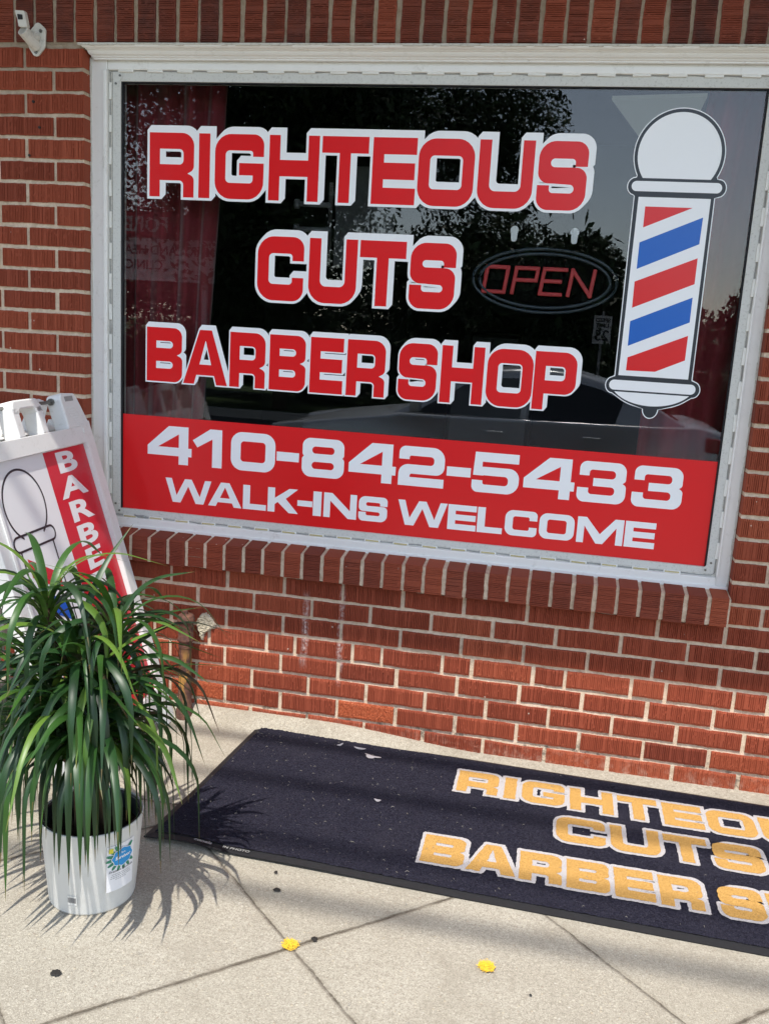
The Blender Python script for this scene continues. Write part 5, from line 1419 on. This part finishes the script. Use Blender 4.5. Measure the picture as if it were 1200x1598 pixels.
# silver car parked at the kerb behind the camera
car = empty('parked_car', 'silver saloon car parked at the kerb, mirrored in the lower part of the window', 'car', (.6, -7.1, -.40))
CZ = -.40; CX0, CY = -1.75, -7.1
prof_b = [(0.02, .42), (.02, .62), (.10, .70), (.55, .80), (1.25, .90), (1.40, .93), (3.9, .98), (4.35, 1.00), (4.62, .93), (4.70, .80), (4.70, .45), (4.55, .28), (.35, .25), (.06, .32)]
prof_g = [(1.28, .90), (1.98, 1.32), (2.25, 1.405), (2.75, 1.44), (3.20, 1.42), (3.62, 1.32), (4.22, 1.00), (4.10, .95), (1.35, .90)]
def loft(prof, hw0, hw1, z0, z1, mat, name, parent, inset=0):
    """side profile extruded across the car with rounded shoulders"""
    k_ = len(prof); V = []; F = []
    secs = [(-1, 0), (-1, .0), (-.94, .02), (.94, .02), (1, 0)]
    def hw(z): t_ = min(1, max(0, (z - z0) / (z1 - z0))); return hw0 + (hw1 - hw0) * t_
    cx_ = sum(p[0] for p in prof) / k_; cz_ = sum(p[1] for p in prof) / k_
    for (sd, infl) in ((-1, 0.0), (-.93, .035), (.93, .035), (1, 0.0)):
        for x, z in prof:
            dx, dz = x - cx_, z - cz_; L = math.hypot(dx, dz) or 1
            V.append((CX0 + x + dx / L * infl, CY + sd * hw(z), CZ + z + dz / L * infl))
    for q in range(3):
        for i in range(k_): F.append((q * k_ + i, q * k_ + (i + 1) % k_, (q + 1) * k_ + (i + 1) % k_, (q + 1) * k_ + i))
    F.append(tuple(range(k_))[::-1]); F.append(tuple(range(3 * k_, 4 * k_)))
    o = obj(name, V, F, M[mat], parent, smooth=False)
    bm = bmesh.new(); bm.from_mesh(o.data); bmesh.ops.recalc_face_normals(bm, faces=bm.faces); bm.to_mesh(o.data); bm.free()
    md = o.modifiers.new('b', 'BEVEL'); md.width = .03; md.segments = 3; md.limit_method = 'ANGLE'; md.angle_limit = R(25)
    for p_ in o.data.polygons: p_.use_smooth = True
    return o
body = loft(prof_b, .90, .86, .3, 1.0, 'paint', 'body', car)
cab = loft(prof_g, .84, .60, .9, 1.44, 'paint', 'cabin', car)
for sd in (-1, 1):
    def side(pts, mat, name, out=.012):
        V = []
        for x, z in pts:
            t_ = (z - .9) / .54; hw_ = .84 + (.60 - .84) * t_ + out; V.append((CX0 + x, CY + sd * hw_, CZ + z))
        for x, z in pts:
            t_ = (z - .9) / .54; hw_ = .84 + (.60 - .84) * t_ - .02; V.append((CX0 + x, CY + sd * hw_, CZ + z))
        k_ = len(pts); F = [tuple(range(k_)), tuple(range(2 * k_ - 1, k_ - 1, -1))] + [(i, (i + 1) % k_, k_ + (i + 1) % k_, k_ + i) for i in range(k_)]
        o = obj(name, V, F, M[mat], car); return o
    side([(1.55, .955), (2.62, .965), (2.62, 1.36), (2.25, 1.345), (2.05, 1.27)], 'carglass', 'front_side_window')
    side([(2.70, .965), (3.55, .975), (3.62, 1.20), (3.40, 1.30), (3.15, 1.355), (2.70, 1.362)], 'carglass', 'rear_side_window')
    mb = MB(); mb.obox((CX0 + 1.52, CY + sd * .88, CZ + .96), (.10, 0, 0), (0, sd * .20, .01), (.01, 0, .13)); mb.build('wing_mirror', M['paint'], car, bevel=.03)
    for wx in (.88, 3.72):
        mb = MB(); mb.lathe((0, 0, 0), [(.0001, -.02), (.20, -.02), (.315, 0), (.325, .03), (.325, .18), (.31, .21), (.0001, .21)], 32)
        mb.v = [(CX0 + wx + x, CY + sd * (.89 - z), CZ + .325 + y) for x, y, z in mb.v]; wh = mb.build('wheel', M['tyre'], car, smooth=True)
        mb = MB(); mb.lathe((0, 0, 0), [(.0001, -.03), (.06, -.032), (.19, -.012), (.205, .0), (.205, .02)], 24); mb.v = [(CX0 + wx + x, CY + sd * (.915 - z), CZ + .325 + y) for x, y, z in mb.v]; mb.build('rim', M['chrome'], wh, smooth=True)
    mb = MB(); mb.obox((CX0 + .01, CY + sd * .55, CZ + .62), (.35, sd * .02, .06), (0, sd * .32, 0), (.02, 0, .10)); mb.build('headlight', M['lampw'], car, bevel=.02)
    mb = MB(); mb.obox((CX0 + 4.42, CY + sd * .60, CZ + .78), (.30, 0, -.02), (0, sd * .30, 0), (0, 0, .14)); mb.build('tail_light', M['lamp'], car, bevel=.02)
    mb = MB(); mb.obox((CX0 + 2.30, CY + sd * .895, CZ + .80), (.18, 0, 0), (0, sd * .03, 0), (0, 0, .03)); mb.build('door_handle', M['paint'], car, bevel=.008)
    mb = MB(); mb.obox((CX0 + 3.25, CY + sd * .895, CZ + .81), (.18, 0, 0), (0, sd * .03, 0), (0, 0, .03)); mb.build('door_handle', M['paint'], car, bevel=.008)
def slopepane(x0, z0, x1, z1, hwa, hwb, name):
    V = [(CX0 + x0, CY - hwa, CZ + z0), (CX0 + x0, CY + hwa, CZ + z0), (CX0 + x1, CY + hwb, CZ + z1), (CX0 + x1, CY - hwb, CZ + z1)]
    d = Vector((-(z1 - z0), 0, x1 - x0)).normalized() * (.014 if x1 > x0 else -.014)
    V2 = [(a + d.x, b, c + d.z + .03) for a, b, c in V]; obj(name, V2 + V, [(0, 1, 2, 3), (7, 6, 5, 4), (0, 4, 5, 1), (1, 5, 6, 2), (2, 6, 7, 3), (3, 7, 4, 0)], M['carglass'], car)
slopepane(1.42, .95, 2.10, 1.36, .74, .58, 'windscreen'); slopepane(4.15, 1.02, 3.60, 1.32, .72, .58, 'rear_window')
